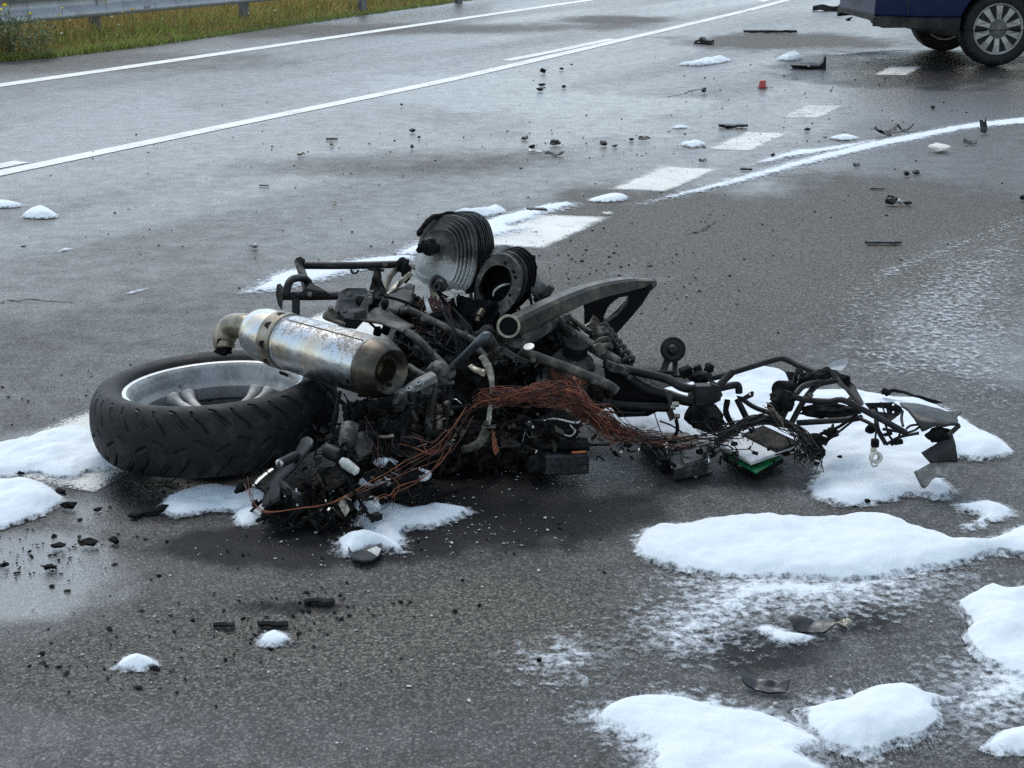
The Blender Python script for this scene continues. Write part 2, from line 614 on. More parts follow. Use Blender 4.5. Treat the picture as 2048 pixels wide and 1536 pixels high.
strip('edge_line', [(-330, 218), (0, 171), (400, 113.5), (800, 55.5), (1130, 7.5), (1600, -60)], .17, .05)
strip('centre_line', [(-330, 416), (0, 347), (460, 251), (900, 159.5), (1219, 86), (1478, 25), (1564, 3), (1900, -85)], .13, .1)
strip('lane_dash', [(1012, 121.5), (1120, 100.5), (1226, 78)], .12, .2)
strip('lane_dash', [(-260, 385), (-100, 352), (44, 324)], .12, .2)
strip('lane_dash', [(1520, 4), (1700, -42)], .12, .2)

def marking(name, pix, wear):
    A, B, C, D = [np.array(G(*q)) for q in pix]
    n = 14
    V, E = [], []
    ln, wd = np.linalg.norm(D-A), np.linalg.norm(B-A)
    for i in range(n+1):
        for j in range(n+1):
            a, b = i/n, j/n
            p = (A*(1-a)+B*a)*(1-b)+(D*(1-a)+C*a)*b
            V.append(p+[0, 0, .0015])
            E.append(min(a, 1-a)*wd*.5 if min(a, 1-a)*wd < min(b, 1-b)*ln else min(b, 1-b)*ln*.5)
    F = [(i*(n+1)+j, i*(n+1)+j+1, (i+1)*(n+1)+j+1, (i+1)*(n+1)+j) for i in range(n) for j in range(n)]
    return structure(mesh(name, V, F, M['paint'], attrs={'wear': np.full(len(V), wear), 'edge': np.array(E)}))

marking('broad_dash', [(1605, 210), (1697, 211), (1642, 237), (1554, 236)], .75)
marking('broad_dash', [(1488, 263), (1583, 266), (1506, 303), (1405, 299)], .55)
marking('broad_dash', [(1323, 332), (1448, 338), (1332, 384), (1216, 379)], .45)
marking('broad_dash', [(1069, 428), (1226, 434), (1088, 498), (935, 490)], .35)
marking('broad_dash', [(690, 604), (890, 616), (640, 735), (420, 722)], .35)
marking('broad_dash', [(200, 808), (470, 830), (190, 985), (-110, 940)], .4)
marking('broad_dash', [(1776, 133), (1850, 133), (1815, 151), (1742, 150)], .7)

# ------------------------------------------------------------------ verge and grass
EDGE = [np.array(G(*q)) for q in [(-700, 196), (-300, 156), (0, 123), (100, 116), (300, 92), (500, 63), (720, 31), (900, 6), (1120, -24), (1500, -68)]]
def verge_edge(s):
    k = len(EDGE)-1
    s = np.clip(s, 0, k-1e-6)
    i = s.astype(int)
    E = np.array(EDGE)
    f = (s-i)[:, None]
    return E[i]*(1-f)+E[i+1]*f
_t = np.array(EDGE[6])-np.array(EDGE[2])
VN = np.array([-_t[1], _t[0], 0])/np.linalg.norm(_t)       # away from the road
if VN[1] < 0:
    VN = -VN

def verge_h(q):
    q = np.maximum(q, 0)
    return .012+.03*ss(0, .5, q)-.08*ss(.8, 2.2, q)+.55*ss(2.0, 7.0, q)+1.6*ss(6, 22, q)

def build_verge():
    S = np.linspace(0, len(EDGE)-1, 140)
    Q = np.array([-.05, 0, .04, .1, .2, .4, .7, 1, 1.4, 1.9, 2.5, 3.2, 4, 5, 6.5, 9, 13, 20, 40, 90])
    E = verge_edge(S)
    V = []
    for i in range(len(S)):
        for q in Q:
            p = E[i]+VN*(q+(.05*fbm(E[i][0]*3, E[i][1]*3) if q < .3 else 0))
            z = verge_h(q) if q > 0 else -.02
            V.append([p[0], p[1], z+(.03*fbm(p[0]*2, p[1]*2) if q > .1 else 0)])
    n = len(Q)
    F = [(i*n+j, (i+1)*n+j, (i+1)*n+j+1, i*n+j+1) for i in range(len(S)-1) for j in range(n-1)]
    return structure(mesh('verge_ground', V, F, M['soil'], smooth=True))
M['soil'] = worn('soil', (.03, .026, .016), (.07, .058, .03), (.10, .085, .045), 6, (.85, .95), 0, .8, 60)
build_verge()

def leafmat(name, trans=.25):
    k = NT(name)
    c = k.attr('col', True)
    k.set(Base_Color=c, Roughness=.62, Specular_IOR_Level=.25)
    tr = k.new('ShaderNodeBsdfTranslucent')
    k.l.new(c, tr.inputs['Color'])
    mx = k.new('ShaderNodeMixShader')
    mx.inputs[0].default_value = trans
    k.l.new(k.b.outputs[0], mx.inputs[1])
    k.l.new(tr.outputs[0], mx.inputs[2])
    k.l.new(mx.outputs[0], k.out.inputs['Surface'])
    return k.m
M['leaf'] = leafmat('leaf')

def blades(name, base, hgt, wid, lean, col, seg=3):
    """upright curved blades, all made at once"""
    n = len(base)
    az = rng.random(n)*2*math.pi
    dirx, diry = np.cos(az), np.sin(az)
    la = rng.random(n)*2*math.pi
    V = np.zeros((n, (seg+1)*2, 3))
    C = np.zeros((n, (seg+1)*2, 3))
    for i in range(seg+1):
        f = i/seg
        w = wid*(1-f**1.6)*.5+.0004
        off = lean*f*f
        cx = base[:, 0]+np.cos(la)*off
        cy = base[:, 1]+np.sin(la)*off
        cz = base[:, 2]+hgt*(f-.12*f*f*(lean/np.maximum(hgt, .01)))
        for s, k in ((-1, 0), (1, 1)):
            V[:, 2*i+k, 0] = cx+s*dirx*w
            V[:, 2*i+k, 1] = cy+s*diry*w
            V[:, 2*i+k, 2] = cz
            C[:, 2*i+k] = col
    idx = np.arange(n)[:, None]*((seg+1)*2)
    F = []
    for i in range(seg):
        F.append(np.concatenate([idx+2*i, idx+2*i+1, idx+2*i+3, idx+2*i+2], 1))
    F = np.concatenate(F)
    return mesh(name, V.reshape(-1, 3), F, M['leaf'], attrs={'col': C.reshape(-1, 3)})

def scatter(n, q0, q1, s0=.9, s1=8.0, pw=1.0):
    s = s0+(s1-s0)*rng.random(n)
    q = q0+(q1-q0)*rng.random(n)**pw
    p = verge_edge(s)+VN*q[:, None]
    p[:, 2] = verge_h(q)-.01
    return p, q

def grass():
    n = 15000
    p, q = scatter(n, -.02, .8, pw=2.0)
    k = fbm(p[:, 0]*1.3, p[:, 1]*1.3, 0, 3, 2)
    g = np.stack([.22+.08*k, .29+.08*k, .06+.02*k], 1)*(.6+.8*rng.random(n))[:, None]
    dry = rng.random(n) < .28
    g[dry] = np.array([.24, .19, .085])*(.5+.7*rng.random(dry.sum()))[:, None]
    hh = (.05+.10*ss(0, .6, q)+.05*k)*(.5+.8*rng.random(n))
    o = blades('verge_grass', p, hh, .006+.004*rng.random(n), hh*(.2+.7*rng.random(n)), g)
    stuff(tag(o, 'short green grass along the edge of the road under the guard rail', 'grass'))
    n = 42000
    p, q = scatter(n, .10, 6.0, pw=1.5)
    k = fbm(p[:, 0]*.8, p[:, 1]*.8, 0, 3, 4)
    c = np.stack([.50+.14*k, .36+.09*k, .12+.03*k], 1)*(.45+.8*rng.random(n))[:, None]
    gr = rng.random(n) < .26
    c[gr] = np.array([.24, .27, .08])*(.5+.8*rng.random(gr.sum()))[:, None]
    br = rng.random(n) < .15
    c[br] = np.array([.30, .16, .07])*(.5+.8*rng.random(br.sum()))[:, None]
    hh = (.34+.16*k)*(.5+.8*rng.random(n))*ss(-.1, 1.2, q)+.05
    o = blades('dry_meadow_grass', p, hh, .005+.004*rng.random(n), hh*(.15+.6*rng.random(n)), c)
    stuff(tag(o, 'tall straw coloured meadow grass behind the guard rail', 'grass'))
    # flower heads on the stalks
    def heads(name, n, q0, q1, colr, size, label, hmin, hmax, clump):
        p, q = scatter(n*4, q0, q1)
        keep = np.argsort(-.25*fbm(p[:, 0]*clump, p[:, 1]*clump, 0, 2, 9)-.6*rng.random(len(p)))[:n]
        p, q = p[keep], q[keep]
        V, F = [], []
        C = []
        for i in range(n):
            z = p[i][2]+hmin+(hmax-hmin)*rng.random()
            c = np.array([p[i][0], p[i][1], z])
            r = size*(.6+.8*rng.random())
            b = len(V)
            a0 = rng.random()*6
            tl = np.array([rng.normal()*.4, rng.normal()*.4, 1])
            B = basis(tl/np.linalg.norm(tl))
            for a in range(6):
                V.append(c+B[0]*r*math.cos(a0+a*1.047)+B[1]*r*math.sin(a0+a*1.047)+B[2]*r*.25)
                C.append(np.array(colr)*(.75+.4*rng.random()))
            V.append(c-B[2]*r*.25)
            C.append(np.array(colr)*.8)
            for a in range(6):
                F.append((b+a, b+(a+1) % 6, b+6))
            # stalk
            s = len(V)
            V += [c-B[2]*r*.3+[.002, 0, 0], c-B[2]*r*.3-[.002, 0, 0], np.array([c[0], c[1], p[i][2]-.01])]
            C += [np.array([.06, .09, .02])]*3
            F.append((s, s+1, s+2))
        o = mesh(name, V, F, M['leaf'], attrs={'col': np.array(C)})
        stuff(tag(o, label, 'flowers'))
    heads('yellow_wildflowers', 700, .3, 2.6, (.9, .68, .02), .02, 'yellow wildflowers scattered in the grass behind the guard rail', .2, .5, 1.1)
    heads('white_wildflowers', 130, .15, 1.6, (.7, .7, .66), .011, 'small white wildflowers in the grass along the road edge', .07, .22, 1.7)
grass()

def weed(px, py, n, R, H, name, label, cat='plant'):
    c = np.array(G(px, py))
    root = thing(name, label, cat, tuple(c))
    V, F, C = [], [], []
    for i in range(n):
        a, rr = rng.random()*6.28, R*rng.random()**.6
        z = H*(rng.random()**.8)
        p = c+np.array([rr*math.cos(a), rr*math.sin(a), .02+z*(1-.4*rr/R)])
        d = np.array([rng.normal(), rng.normal(), rng.normal()*.6+.3])
        d /= np.linalg.norm(d)
        s = np.cross(d, [0, 0, 1.0])
        s /= np.linalg.norm(s)+1e-9
        L, w = .03+.03*rng.random(), .005+.006*rng.random()
        b = len(V)
        V += [p, p+d*L*.5+s*w, p+d*L, p+d*L*.5-s*w]
        F.append((b, b+1, b+2, b+3))
        C += [np.array([.09, .125, .055])*(.5+.9*rng.random())]*4
    mesh('leaves', V, F, M['leaf'], root, attrs={'col': np.array(C)})
    st = []
    for i in range(16):
        a, rr = rng.random()*6.28, R*.8*rng.random()
        st.append(tube([c, c+np.array([rr*.4*math.cos(a), rr*.4*math.sin(a), H*.5]), c+np.array([rr*math.cos(a), rr*math.sin(a), H*.85])], [.004, .003, .001], 5, 3))
    mesh('stems', *join(st), M['weed_stem'], root)
M['weed_stem'] = worn('weed_stem', (.05, .06, .02), (.09, .09, .035), None, 30, (.6, .8))
weed(22, 118, 1800, .42, .45, 'bushy_weed', 'bushy dark green weed at the left end of the verge')

# ------------------------------------------------------------------ guard rail
def galv():
    k = NT('galvanised_steel')
    n = k.noise(3, 5, .6)
    n2 = k.noise(55, 4, .6)
    col = k.ramp(n2, [(.3, (.27, .28, .29)), (.7, (.42, .43, .44))])
    col = k.mix(k.mr(n, .5, .72, 0, .45), col, (.13, .12, .11))
    return k.set(Base_Color=col, Metallic=.65, Roughness=k.mr(n2, .3, .7, .38, .58), Normal=k.bump(n2, .08, .003))
M['galv'] = galv()

M['post_steel'] = worn('post_steel', (.07, .075, .08), (.13, .135, .14), (.2, .205, .21), 10, (.45, .65), .5, .2)
def guard_rail():
    A, B, C3 = np.array(G(193, 86)), np.array(G(499, 55)), np.array(G(725, 27))
    d = C3-A
    d /= np.linalg.norm(d)
    step = np.linalg.norm(C3-A)/2
    nrm = np.array([-d[1], d[0], 0])       # away from the road
    if nrm[1] < 0:
        nrm = -nrm
    root = thing('guard_rail', 'grey galvanised steel guard rail along the grassy verge', 'guard rail', tuple(A))
    prof = [(.03, -.155), (.0, -.15), (-.012, -.13), (-.012, -.105), (.0, -.085), (.055, -.04), (.062, -.02), (.062, .02), (.055, .04), (0, .085), (-.012, .105), (-.012, .13), (0, .15), (.03, .155)]
    zc = .425
    th = .004
    for s in range(-2, 4):
        a = A+d*step*(s-.78)
        L = step*1.0+.16
        V, F = [], []
        m = len(prof)
        off = .005 if s % 2 else 0.0
        for i in range(2):
            for side in (0, 1):
                for (u, z) in prof:
                    V.append(a+d*L*i+nrm*(u-.15+off+side*th)+np.array([0, 0, zc+z]))
        def id_(i, side, j):
            return i*2*m+side*m+j
        for j in range(m-1):
            F.append((id_(0, 0, j), id_(1, 0, j), id_(1, 0, j+1), id_(0, 0, j+1)))
            F.append((id_(0, 1, j+1), id_(1, 1, j+1), id_(1, 1, j), id_(0, 1, j)))
        for j in (0, m-1):
            F.append((id_(0, 0, j), id_(0, 1, j), id_(1, 1, j), id_(1, 0, j)))
        bo = mesh('beam', V, F, M['galv'], root, smooth='auto')
        for dz in (-.1, .1, .0):
            for e in (.06, .11):
                mesh('bolt', *boltg(a+d*e+nrm*((.0 if dz else .05)-.165+off)+np.array([0, 0, zc+dz]), -nrm, .014, .012), M['galv'], bo)
    for s in range(-2, 4):
        c = A+d*step*s
        w, dp, t = .11, .06, .006
        prof2 = [(-w/2, -dp/2), (w/2, -dp/2), (w/2, dp/2), (w/2-.025, dp/2), (w/2-.025, dp/2-t), (w/2-t, dp/2-t), (w/2-t, -dp/2+t), (-w/2+t, -dp/2+t), (-w/2+t, dp/2-t), (-w/2+.025, dp/2-t), (-w/2+.025, dp/2), (-w/2, dp/2)]
        V = []
        for z in (-.15, .62):
            for (x, y) in prof2:
                V.append(c+d*x+nrm*y+np.array([0, 0, z]))
        k = len(prof2)
        F = [(j, (j+1) % k, k+(j+1) % k, k+j) for j in range(k)]+[tuple(range(k-1, -1, -1)), tuple(range(k, 2*k))]
        mesh('post', V, F, M['post_steel'], root)
        mesh('spacer', *box(c-nrm*.075+np.array([0, 0, zc]), (.10, .07, .16), d), M['galv'], root)
guard_rail()

# ------------------------------------------------------------------ foam
def foam_mat():
    k = NT('fire_foam')
    th = k.attr('thick')
    n1 = k.noise(150, 4, .65)
    n2 = k.noise(48, 4, .6)
    vo = k.new('ShaderNodeTexVoronoi', Scale=260.0)
    k.l.new(k.pos(), vo.inputs['Vector'])
    a = k.math('ADD', th, k.math('MULTIPLY', k.math('SUBTRACT', n1, .5), .55))
    a = k.math('ADD', a, k.math('MULTIPLY', k.math('SUBTRACT', n2, .5), 1.1))
    alpha = k.mr(a, .16, .72, 0, 1, True)
    grime = k.mr(k.noise(9, 5, .6), .6, .78, 0, .22)
    col = k.mix(grime, (.57, .615, .655), (.38, .395, .41))
    h = k.math('ADD', k.math('MULTIPLY', vo.outputs['Distance'], -.5), k.math('MULTIPLY', n2, 1.2))
    k.set(Base_Color=col, Roughness=.8, Specular_IOR_Level=.25, Alpha=alpha, Normal=k.bump(h, .16, .004))
    k.b.inputs['Subsurface Weight'].default_value = .4
    k.b.inputs['Subsurface Radius'].default_value = (.03, .03, .03)
    k.b.inputs['Subsurface Scale'].default_value = .5
    return k.m
M['foam'] = foam_mat()

def inside(X, Y, poly):
    c = np.zeros(X.shape, bool)
    n = len(poly)
    for i in range(n):
        x1, y1 = poly[i]
        x2, y2 = poly[(i+1) % n]
        cond = ((y1 > Y) != (y2 > Y)) & (X < (x2-x1)*(Y-y1)/(y2-y1+1e-12)+x1)
        c ^= cond
    return c

def sdist(X, Y, poly):
    d = np.full(X.shape, 1e9)
    n = len(poly)
    for i in range(n):
        x1, y1 = poly[i]
        x2, y2 = poly[(i+1) % n]
        dx, dy = x2-x1, y2-y1
        t = np.clip(((X-x1)*dx+(Y-y1)*dy)/(dx*dx+dy*dy+1e-12), 0, 1)
        d = np.minimum(d, np.hypot(X-x1-t*dx, Y-y1-t*dy))
    return np.where(inside(X, Y, poly), d, -d)

_fs = [0]
def foam(pix, H, label, feather=.02, w=.06, res=None, lacy=.5, name='foam_patch', base=.006, dens=1.0):
    """heap of extinguishing foam: outline on the ground, height H in metres"""
    _fs[0] += 1
    sd_ = _fs[0]
    poly = [tuple(np.array(p)[:2]) for p in smooth_path([G(*q) for q in pix]+[G(*pix[0])], 4)][:-1]
    pa = np.array(poly)
    x0, y0 = pa.min(0)-feather*4-.06
    x1, y1 = pa.max(0)+feather*4+.06
    if res is None:
        res = max(.0042, math.sqrt((x1-x0)*(y1-y0)/26000))
    xs, ys = np.arange(x0, x1, res), np.arange(y0, y1, res)
    X, Y = np.meshgrid(xs, ys, indexing='ij')
    D = sdist(X, Y, poly)
    D = D+(.008+.6*feather)*fbm(X*12, Y*12, 0, 4, sd_)
    film = .006+feather*(.4+3.4*lacy)
    dd = np.clip(D, 0, None)
    big = .62+.5*fbm(X*5, Y*5, 0, 2, sd_+5)+.22*fbm(X*16, Y*16, 0, 2, sd_+9)
    big = np.clip(big, .15, 1.4)
    w = w*.8
    Z = .7*H*np.sqrt(1-np.exp(-(dd/w)**1.3))*big + (.0008*fbm(X*90, Y*90, 0, 2, sd_+1)+.06*H*fbm(X*26, Y*26, 0, 2, sd_+2))*ss(0, .03, dd)
    Z = Z+base*ss(0, .04, dd)
    thick = np.where(D < 0, .42*np.clip(1+D/film, 0, 1)**1.2, .42+.7*ss(0, .012+feather*(.8+1.4*lacy), D))*dens
    thick = np.maximum(thick, ss(.006, .016, Z)*min(1.0, dens*1.0))
    keep = D > -film
    idx = -np.ones(X.shape, int)
    cell = keep[:-1, :-1] & keep[1:, :-1] & keep[1:, 1:] & keep[:-1, 1:]
    used = np.zeros(X.shape, bool)
    used[:-1, :-1] |= cell
    used[1:, :-1] |= cell
    used[1:, 1:] |= cell
    used[:-1, 1:] |= cell
    idx[used] = np.arange(used.sum())
    F = np.stack([idx[:-1, :-1][cell], idx[1:, :-1][cell], idx[1:, 1:][cell], idx[:-1, 1:][cell]], 1)
    V = np.stack([X[used], Y[used], Z[used]+.004], 1)
    o = mesh(name, V, F, M['foam'], smooth=True, attrs={'thick': thick[used]})
    return tag(o, label, 'foam', 'patches of extinguishing foam on the road')

foam([(1410, 762), (1500, 742), (1570, 748), (1610, 785), (1700, 784), (1800, 800), (1850, 806), (1950, 855), (2030, 905), (1960, 925), (1905, 918), (1885, 960), (1900, 990), (1870, 1002), (1830, 992), (1720, 1016), (1660, 1008), (1620, 985), (1640, 920), (1560, 902), (1400, 885), (1260, 858), (1195, 836), (1185, 805), (1260, 796), (1330, 785)], .05, 'large white foam heap behind and under the front frame of the wreck', .012, .08)
foam([(1910, 1014), (1960, 1005), (2000, 1013), (2025, 1030), (1980, 1050), (1935, 1062), (1930, 1050), (1960, 1036), (1925, 1027)], .025, 'small hooked foam patch below the right end of the wreck', .012, .03)
foam([(1270, 1100), (1290, 1065), (1370, 1050), (1530, 1034), (1600, 1046), (1720, 1037), (1800, 1055), (1870, 1078), (1950, 1088), (2080, 1052), (2080, 1112), (1990, 1115), (1940, 1130), (1830, 1150), (1700, 1168), (1500, 1160), (1400, 1150), (1300, 1130)], .055, 'widest foam heap lying below the right half of the wreck', .012, .06, lacy=.6)
foam([(1345, 1275), (1400, 1215), (1440, 1185), (1420, 1165), (1520, 1160), (1700, 1162), (1850, 1150), (1700, 1198), (1590, 1206), (1540, 1200), (1480, 1230), (1410, 1258)], .003, 'thin lacy foam film trailing from the widest heap', .03, .05, lacy=2.2, base=.002)
foam([(1500, 1262), (1540, 1254), (1600, 1270), (1634, 1279), (1590, 1291), (1540, 1286)], .012, 'thin foam streak beside a scrap of black plastic on the dark stain', .012, .02, lacy=1)
foam([(1905, 1212), (1960, 1185), (1985, 1178), (2010, 1189), (2080, 1202), (2080, 1360), (2000, 1345), (1950, 1320), (1925, 1290), (1935, 1250)], .05, 'foam heap cut by the right edge of the picture', .018, .05, lacy=1.0)
foam([(1920, 1422), (1950, 1370), (1990, 1335), (2080, 1345), (2080, 1395), (1960, 1432)], .003, 'thin foam film below the heap at the right edge', .03, .05, lacy=2.2, base=.002)
foam([(1180, 1436), (1230, 1408), (1320, 1396), (1400, 1402), (1480, 1421), (1560, 1436), (1620, 1474), (1640, 1498), (1600, 1512), (1650, 1560), (1360, 1580), (1300, 1530), (1270, 1492), (1215, 1470)], .05, 'foam heap at the bottom edge, left of two', .018, .06, lacy=1.1)
foam([(1600, 1428), (1700, 1396), (1760, 1372), (1810, 1369), (1870, 1390), (1890, 1394), (1917, 1395), (1914, 1408), (1880, 1422), (1870, 1460), (1830, 1490), (1740, 1512), (1660, 1502), (1615, 1472)], .05, 'rounded foam heap near the bottom, with a small knob on its right', .022, .06, lacy=1.2)
foam([(1955, 1503), (2000, 1470), (2080, 1452), (2080, 1508), (2020, 1512)], .04, 'foam heap in the bottom right corner', .012, .05)
foam([(-60, 893), (20, 890), (100, 868), (185, 866), (232, 908), (266, 938), (200, 944), (140, 962), (60, 952), (-60, 966)], .05, 'foam heap left of the lying wheel on a painted dash', .010, .06, lacy=.2)
foam([(-60, 972), (0, 970), (60, 968), (110, 987), (132, 1008), (70, 1040), (0, 1062), (-60, 1075)], .045, 'foam heap at the left edge below the larger one', .010, .06, lacy=.2)
foam([(316, 1018), (350, 992), (420, 976), (520, 985), (545, 1010), (485, 1030), (430, 1026), (360, 1036)], .04, 'foam patch in front of the tyre, its right end under the wreck', .008, .04, lacy=.3)
foam([(470, 1035), (495, 1010), (535, 1000), (545, 1030), (500, 1052), (478, 1050)], .03, 'small grimy foam lump below the key lock', .008, .03, lacy=.4)
foam([(712, 1040), (760, 1018), (790, 1012), (820, 1023), (870, 1014), (915, 1019), (934, 1028), (880, 1052), (850, 1062), (820, 1060), (810, 1085), (780, 1096), (735, 1072)], .035, 'forked foam patch in front of the charred pile', .010, .03, lacy=.6)
foam([(670, 1088), (700, 1078), (740, 1074), (790, 1095), (797, 1108), (745, 1103), (700, 1119), (675, 1106)], .05, 'grey stained foam clump nearest the photographer below the charred pile', .010, .03, lacy=.6)
foam([(222, 1343), (262, 1318), (300, 1318), (318, 1336), (290, 1346), (250, 1346)], .045, 'small foam cone beside a black lump at the bottom left', .008, .035, lacy=.35)
foam([(508, 1290), (532, 1270), (552, 1264), (570, 1275), (581, 1290), (555, 1297), (530, 1295)], .06, 'small pointed foam cone standing alone below the wreck', .008, .035, lacy=.35)
foam([(45, 436), (62, 423), (95, 420), (116, 436), (80, 439)], .05, 'small white foam mound on the far lane at the left', .008, .05, lacy=.1)
foam([(-20, 408), (10, 405), (30, 406), (43, 413), (10, 417), (-20, 415)], .03, 'foam scrap at the left edge of the far lane', .008, .04)
foam([(116, 504), (128, 499), (142, 499), (130, 504)], .01, 'tiny foam fleck on the asphalt left of the wreck', .006, .02)
foam([(252, 588), (270, 583), (295, 578), (280, 584), (262, 589)], .008, 'thin foam sliver on the asphalt above the tyre', .006, .02)
foam([(905, 432), (940, 426), (960, 424), (978, 419), (1000, 418), (1012, 427), (985, 433), (940, 437)], .07, 'foam mound just behind the cylinder head', .008, .05, lacy=.3)
foam([(850, 480), (930, 455), (985, 438), (1050, 420), (1120, 408), (1147, 409), (1130, 417), (1090, 428), (1062, 440), (1020, 452), (1060, 458), (1000, 472), (940, 478), (880, 500), (800, 510)], .006, 'thin foam sheet over the painted dash behind the cylinder head', .02, .04, lacy=1.2)
foam([(495, 585), (560, 550), (605, 540), (700, 524), (800, 512), (830, 520), (700, 545), (640, 562), (560, 582)], .004, 'streaky foam film behind the rear subframe', .018, .04, lacy=1.3)
foam([(1178, 400), (1210, 391), (1240, 390), (1257, 398), (1230, 404), (1190, 405)], .03, 'flat foam patch beside the middle painted dash', .010, .04, lacy=.3)
foam([(2080, 233), (1960, 244), (1830, 266), (1720, 288), (1600, 318), (1500, 346), (1400, 374), (1275, 410), (1330, 400), (1440, 378), (1560, 348), (1700, 311), (1830, 283), (1960, 257), (2080, 246)], .005, 'long foam trail along the curve of painted dashes', .03, .05, lacy=.8, dens=.66, base=.001)
foam([(1490, 334), (1545, 313), (1590, 300), (1625, 298), (1700, 288), (1760, 279), (1700, 298), (1610, 312), (1540, 326)], .008, 'short broken foam streak above the long foam trail', .03, .05, lacy=.8, dens=.7, base=.001)
foam([(1356, 291), (1388, 284), (1412, 290), (1385, 296)], .05, 'little foam mound left of a painted dash', .010, .05, lacy=.2)
foam([(1658, 278), (1685, 273), (1717, 277), (1690, 282)], .04, 'little foam mound above the foam trail', .010, .05, lacy=.2)
foam([(1340, 257), (1355, 254), (1378, 255), (1360, 258)], .03, 'tiny foam fleck left of the black plastic strip', .010, .04, lacy=.2)
foam([(1355, 131), (1395, 124), (1432, 119), (1465, 121), (1440, 127), (1400, 132)], .08, 'low foam mound on the far road beside scattered debris', .015, .08, lacy=.2)
foam([(1552, 120), (1575, 114), (1597, 114), (1604, 118), (1580, 122)], .11, 'foam mound on the far road behind the black bumper scrap', .015, .09, lacy=.2)
foam([(1600, 112), (1700, 102), (1790, 97), (1850, 100), (1780, 106), (1690, 112)], .004, 'thin foam film behind the car on the far road', .06, .08, lacy=1.6, base=.001, dens=.42)
foam([(1100, 1326), (1140, 1314), (1180, 1308), (1194, 1313), (1160, 1322), (1115, 1332)], .002, 'faint foam film on the near asphalt left of the bottom heaps', .02, .03, lacy=2.5, base=.001)

foam([(1700, 800), (1640, 700), (1720, 590), (1860, 520), (2080, 440), (2080, 800), (1950, 830), (1850, 780)], .001, 'faint foam residue with curved tyre tracks on the wet asphalt at the right', .12, .05, lacy=1.0, base=.0005, dens=.25)
foam([(1870, 700), (1868, 620), (1880, 560), (1905, 520), (1920, 522), (1900, 565), (1890, 620), (1896, 700)], .001, 'pale curved tyre track through the foam residue at the right', .03, .05, lacy=1.0, base=.0005, dens=.4)
foam([(1690, 660), (1700, 600), (1760, 545), (1900, 490), (2060, 430), (2060, 440), (1900, 505), (1775, 560), (1720, 610), (1712, 655)], .001, 'long pale arc of foam residue below the scattered lumps', .03, .05, lacy=1.0, base=.0005, dens=.36)
def crack(pix, wd):
    c = [np.array(G(*q)) for q in pix]
    c = [np.array(p)+np.array([rng.normal()*.012, rng.normal()*.012, 0]) for p in smooth_path(c, 9)]
    V, F = [], []
    for i, p in enumerate(c):
        t = c[min(i+1, len(c)-1)]-c[max(i-1, 0)]
        t /= np.linalg.norm(t)+1e-9
        n = np.array([-t[1], t[0], 0])*wd*(.3+rng.random())*.5
        V += [p+n+[0, 0, .001], p-n+[0, 0, .001]]
    F = [(2*i, 2*i+1, 2*i+3, 2*i+2) for i in range(len(c)-1)]
    structure(mesh('road_crack', V, F, M['crack']))
M['crack'] = worn('crack_tar', (.008, .008, .008), (.016, .016, .017), None, 30, (.7, .9))
crack([(1335, 194), (1365, 188), (1385, 182), (1398, 178)], .02)
crack([(1380, 470), (1400, 463), (1415, 455), (1428, 444)], .014)
crack([(0, 605), (60, 600), (150, 606)], .008)
# ------------------------------------------------------------------ burnt motorcycle
def bar(pts, w, h, sub=5, up=(0, 0, 1), ch=.25, cap=True):
    """bar of chamfered rectangular section, w across and h tall (one value or one per point)"""
    k = len(pts)
    ws = [w]*k if np.isscalar(w) else w
    hs = [h]*k if np.isscalar(h) else h
    path = np.array(smooth_path(pts, sub))
    m = len(path)
    wi = np.interp(np.linspace(0, k-1, m), np.arange(k), ws)
    hi = np.interp(np.linspace(0, k-1, m), np.arange(k), hs)
    tan = np.gradient(path, axis=0)
    tan /= np.linalg.norm(tan, axis=1, keepdims=True)
    V = []
    c = ch
    sec = [(-.5+c/2, -.5), (.5-c/2, -.5), (.5, -.5+c/2), (.5, .5-c/2), (.5-c/2, .5), (-.5+c/2, .5), (-.5, .5-c/2), (-.5, -.5+c/2)]
    for i in range(m):
        t = tan[i]
        s = np.cross(t, up)
        s /= np.linalg.norm(s)+1e-9
        u = np.cross(s, t)
        for a, b in sec:
            V.append(path[i]+s*a*wi[i]+u*b*hi[i])
    n = 8
    F = [(i*n+j, i*n+(j+1) % n, (i+1)*n+(j+1) % n, (i+1)*n+j) for i in range(m-1) for j in range(n)]
    if cap:
        F += [tuple(range(n-1, -1, -1)), tuple((m-1)*n+j for j in range(n))]
    return np.array(V), F

def crumple(VF, amp=.004, freq=40, seed=1):
    V, F = VF
    V = np.array(V, float)
    for a in range(3):
        V[:, a] += amp*fbm(V[:, 0]*freq+a*9, V[:, 1]*freq, V[:, 2]*freq, 3, seed+a)
    return V, F

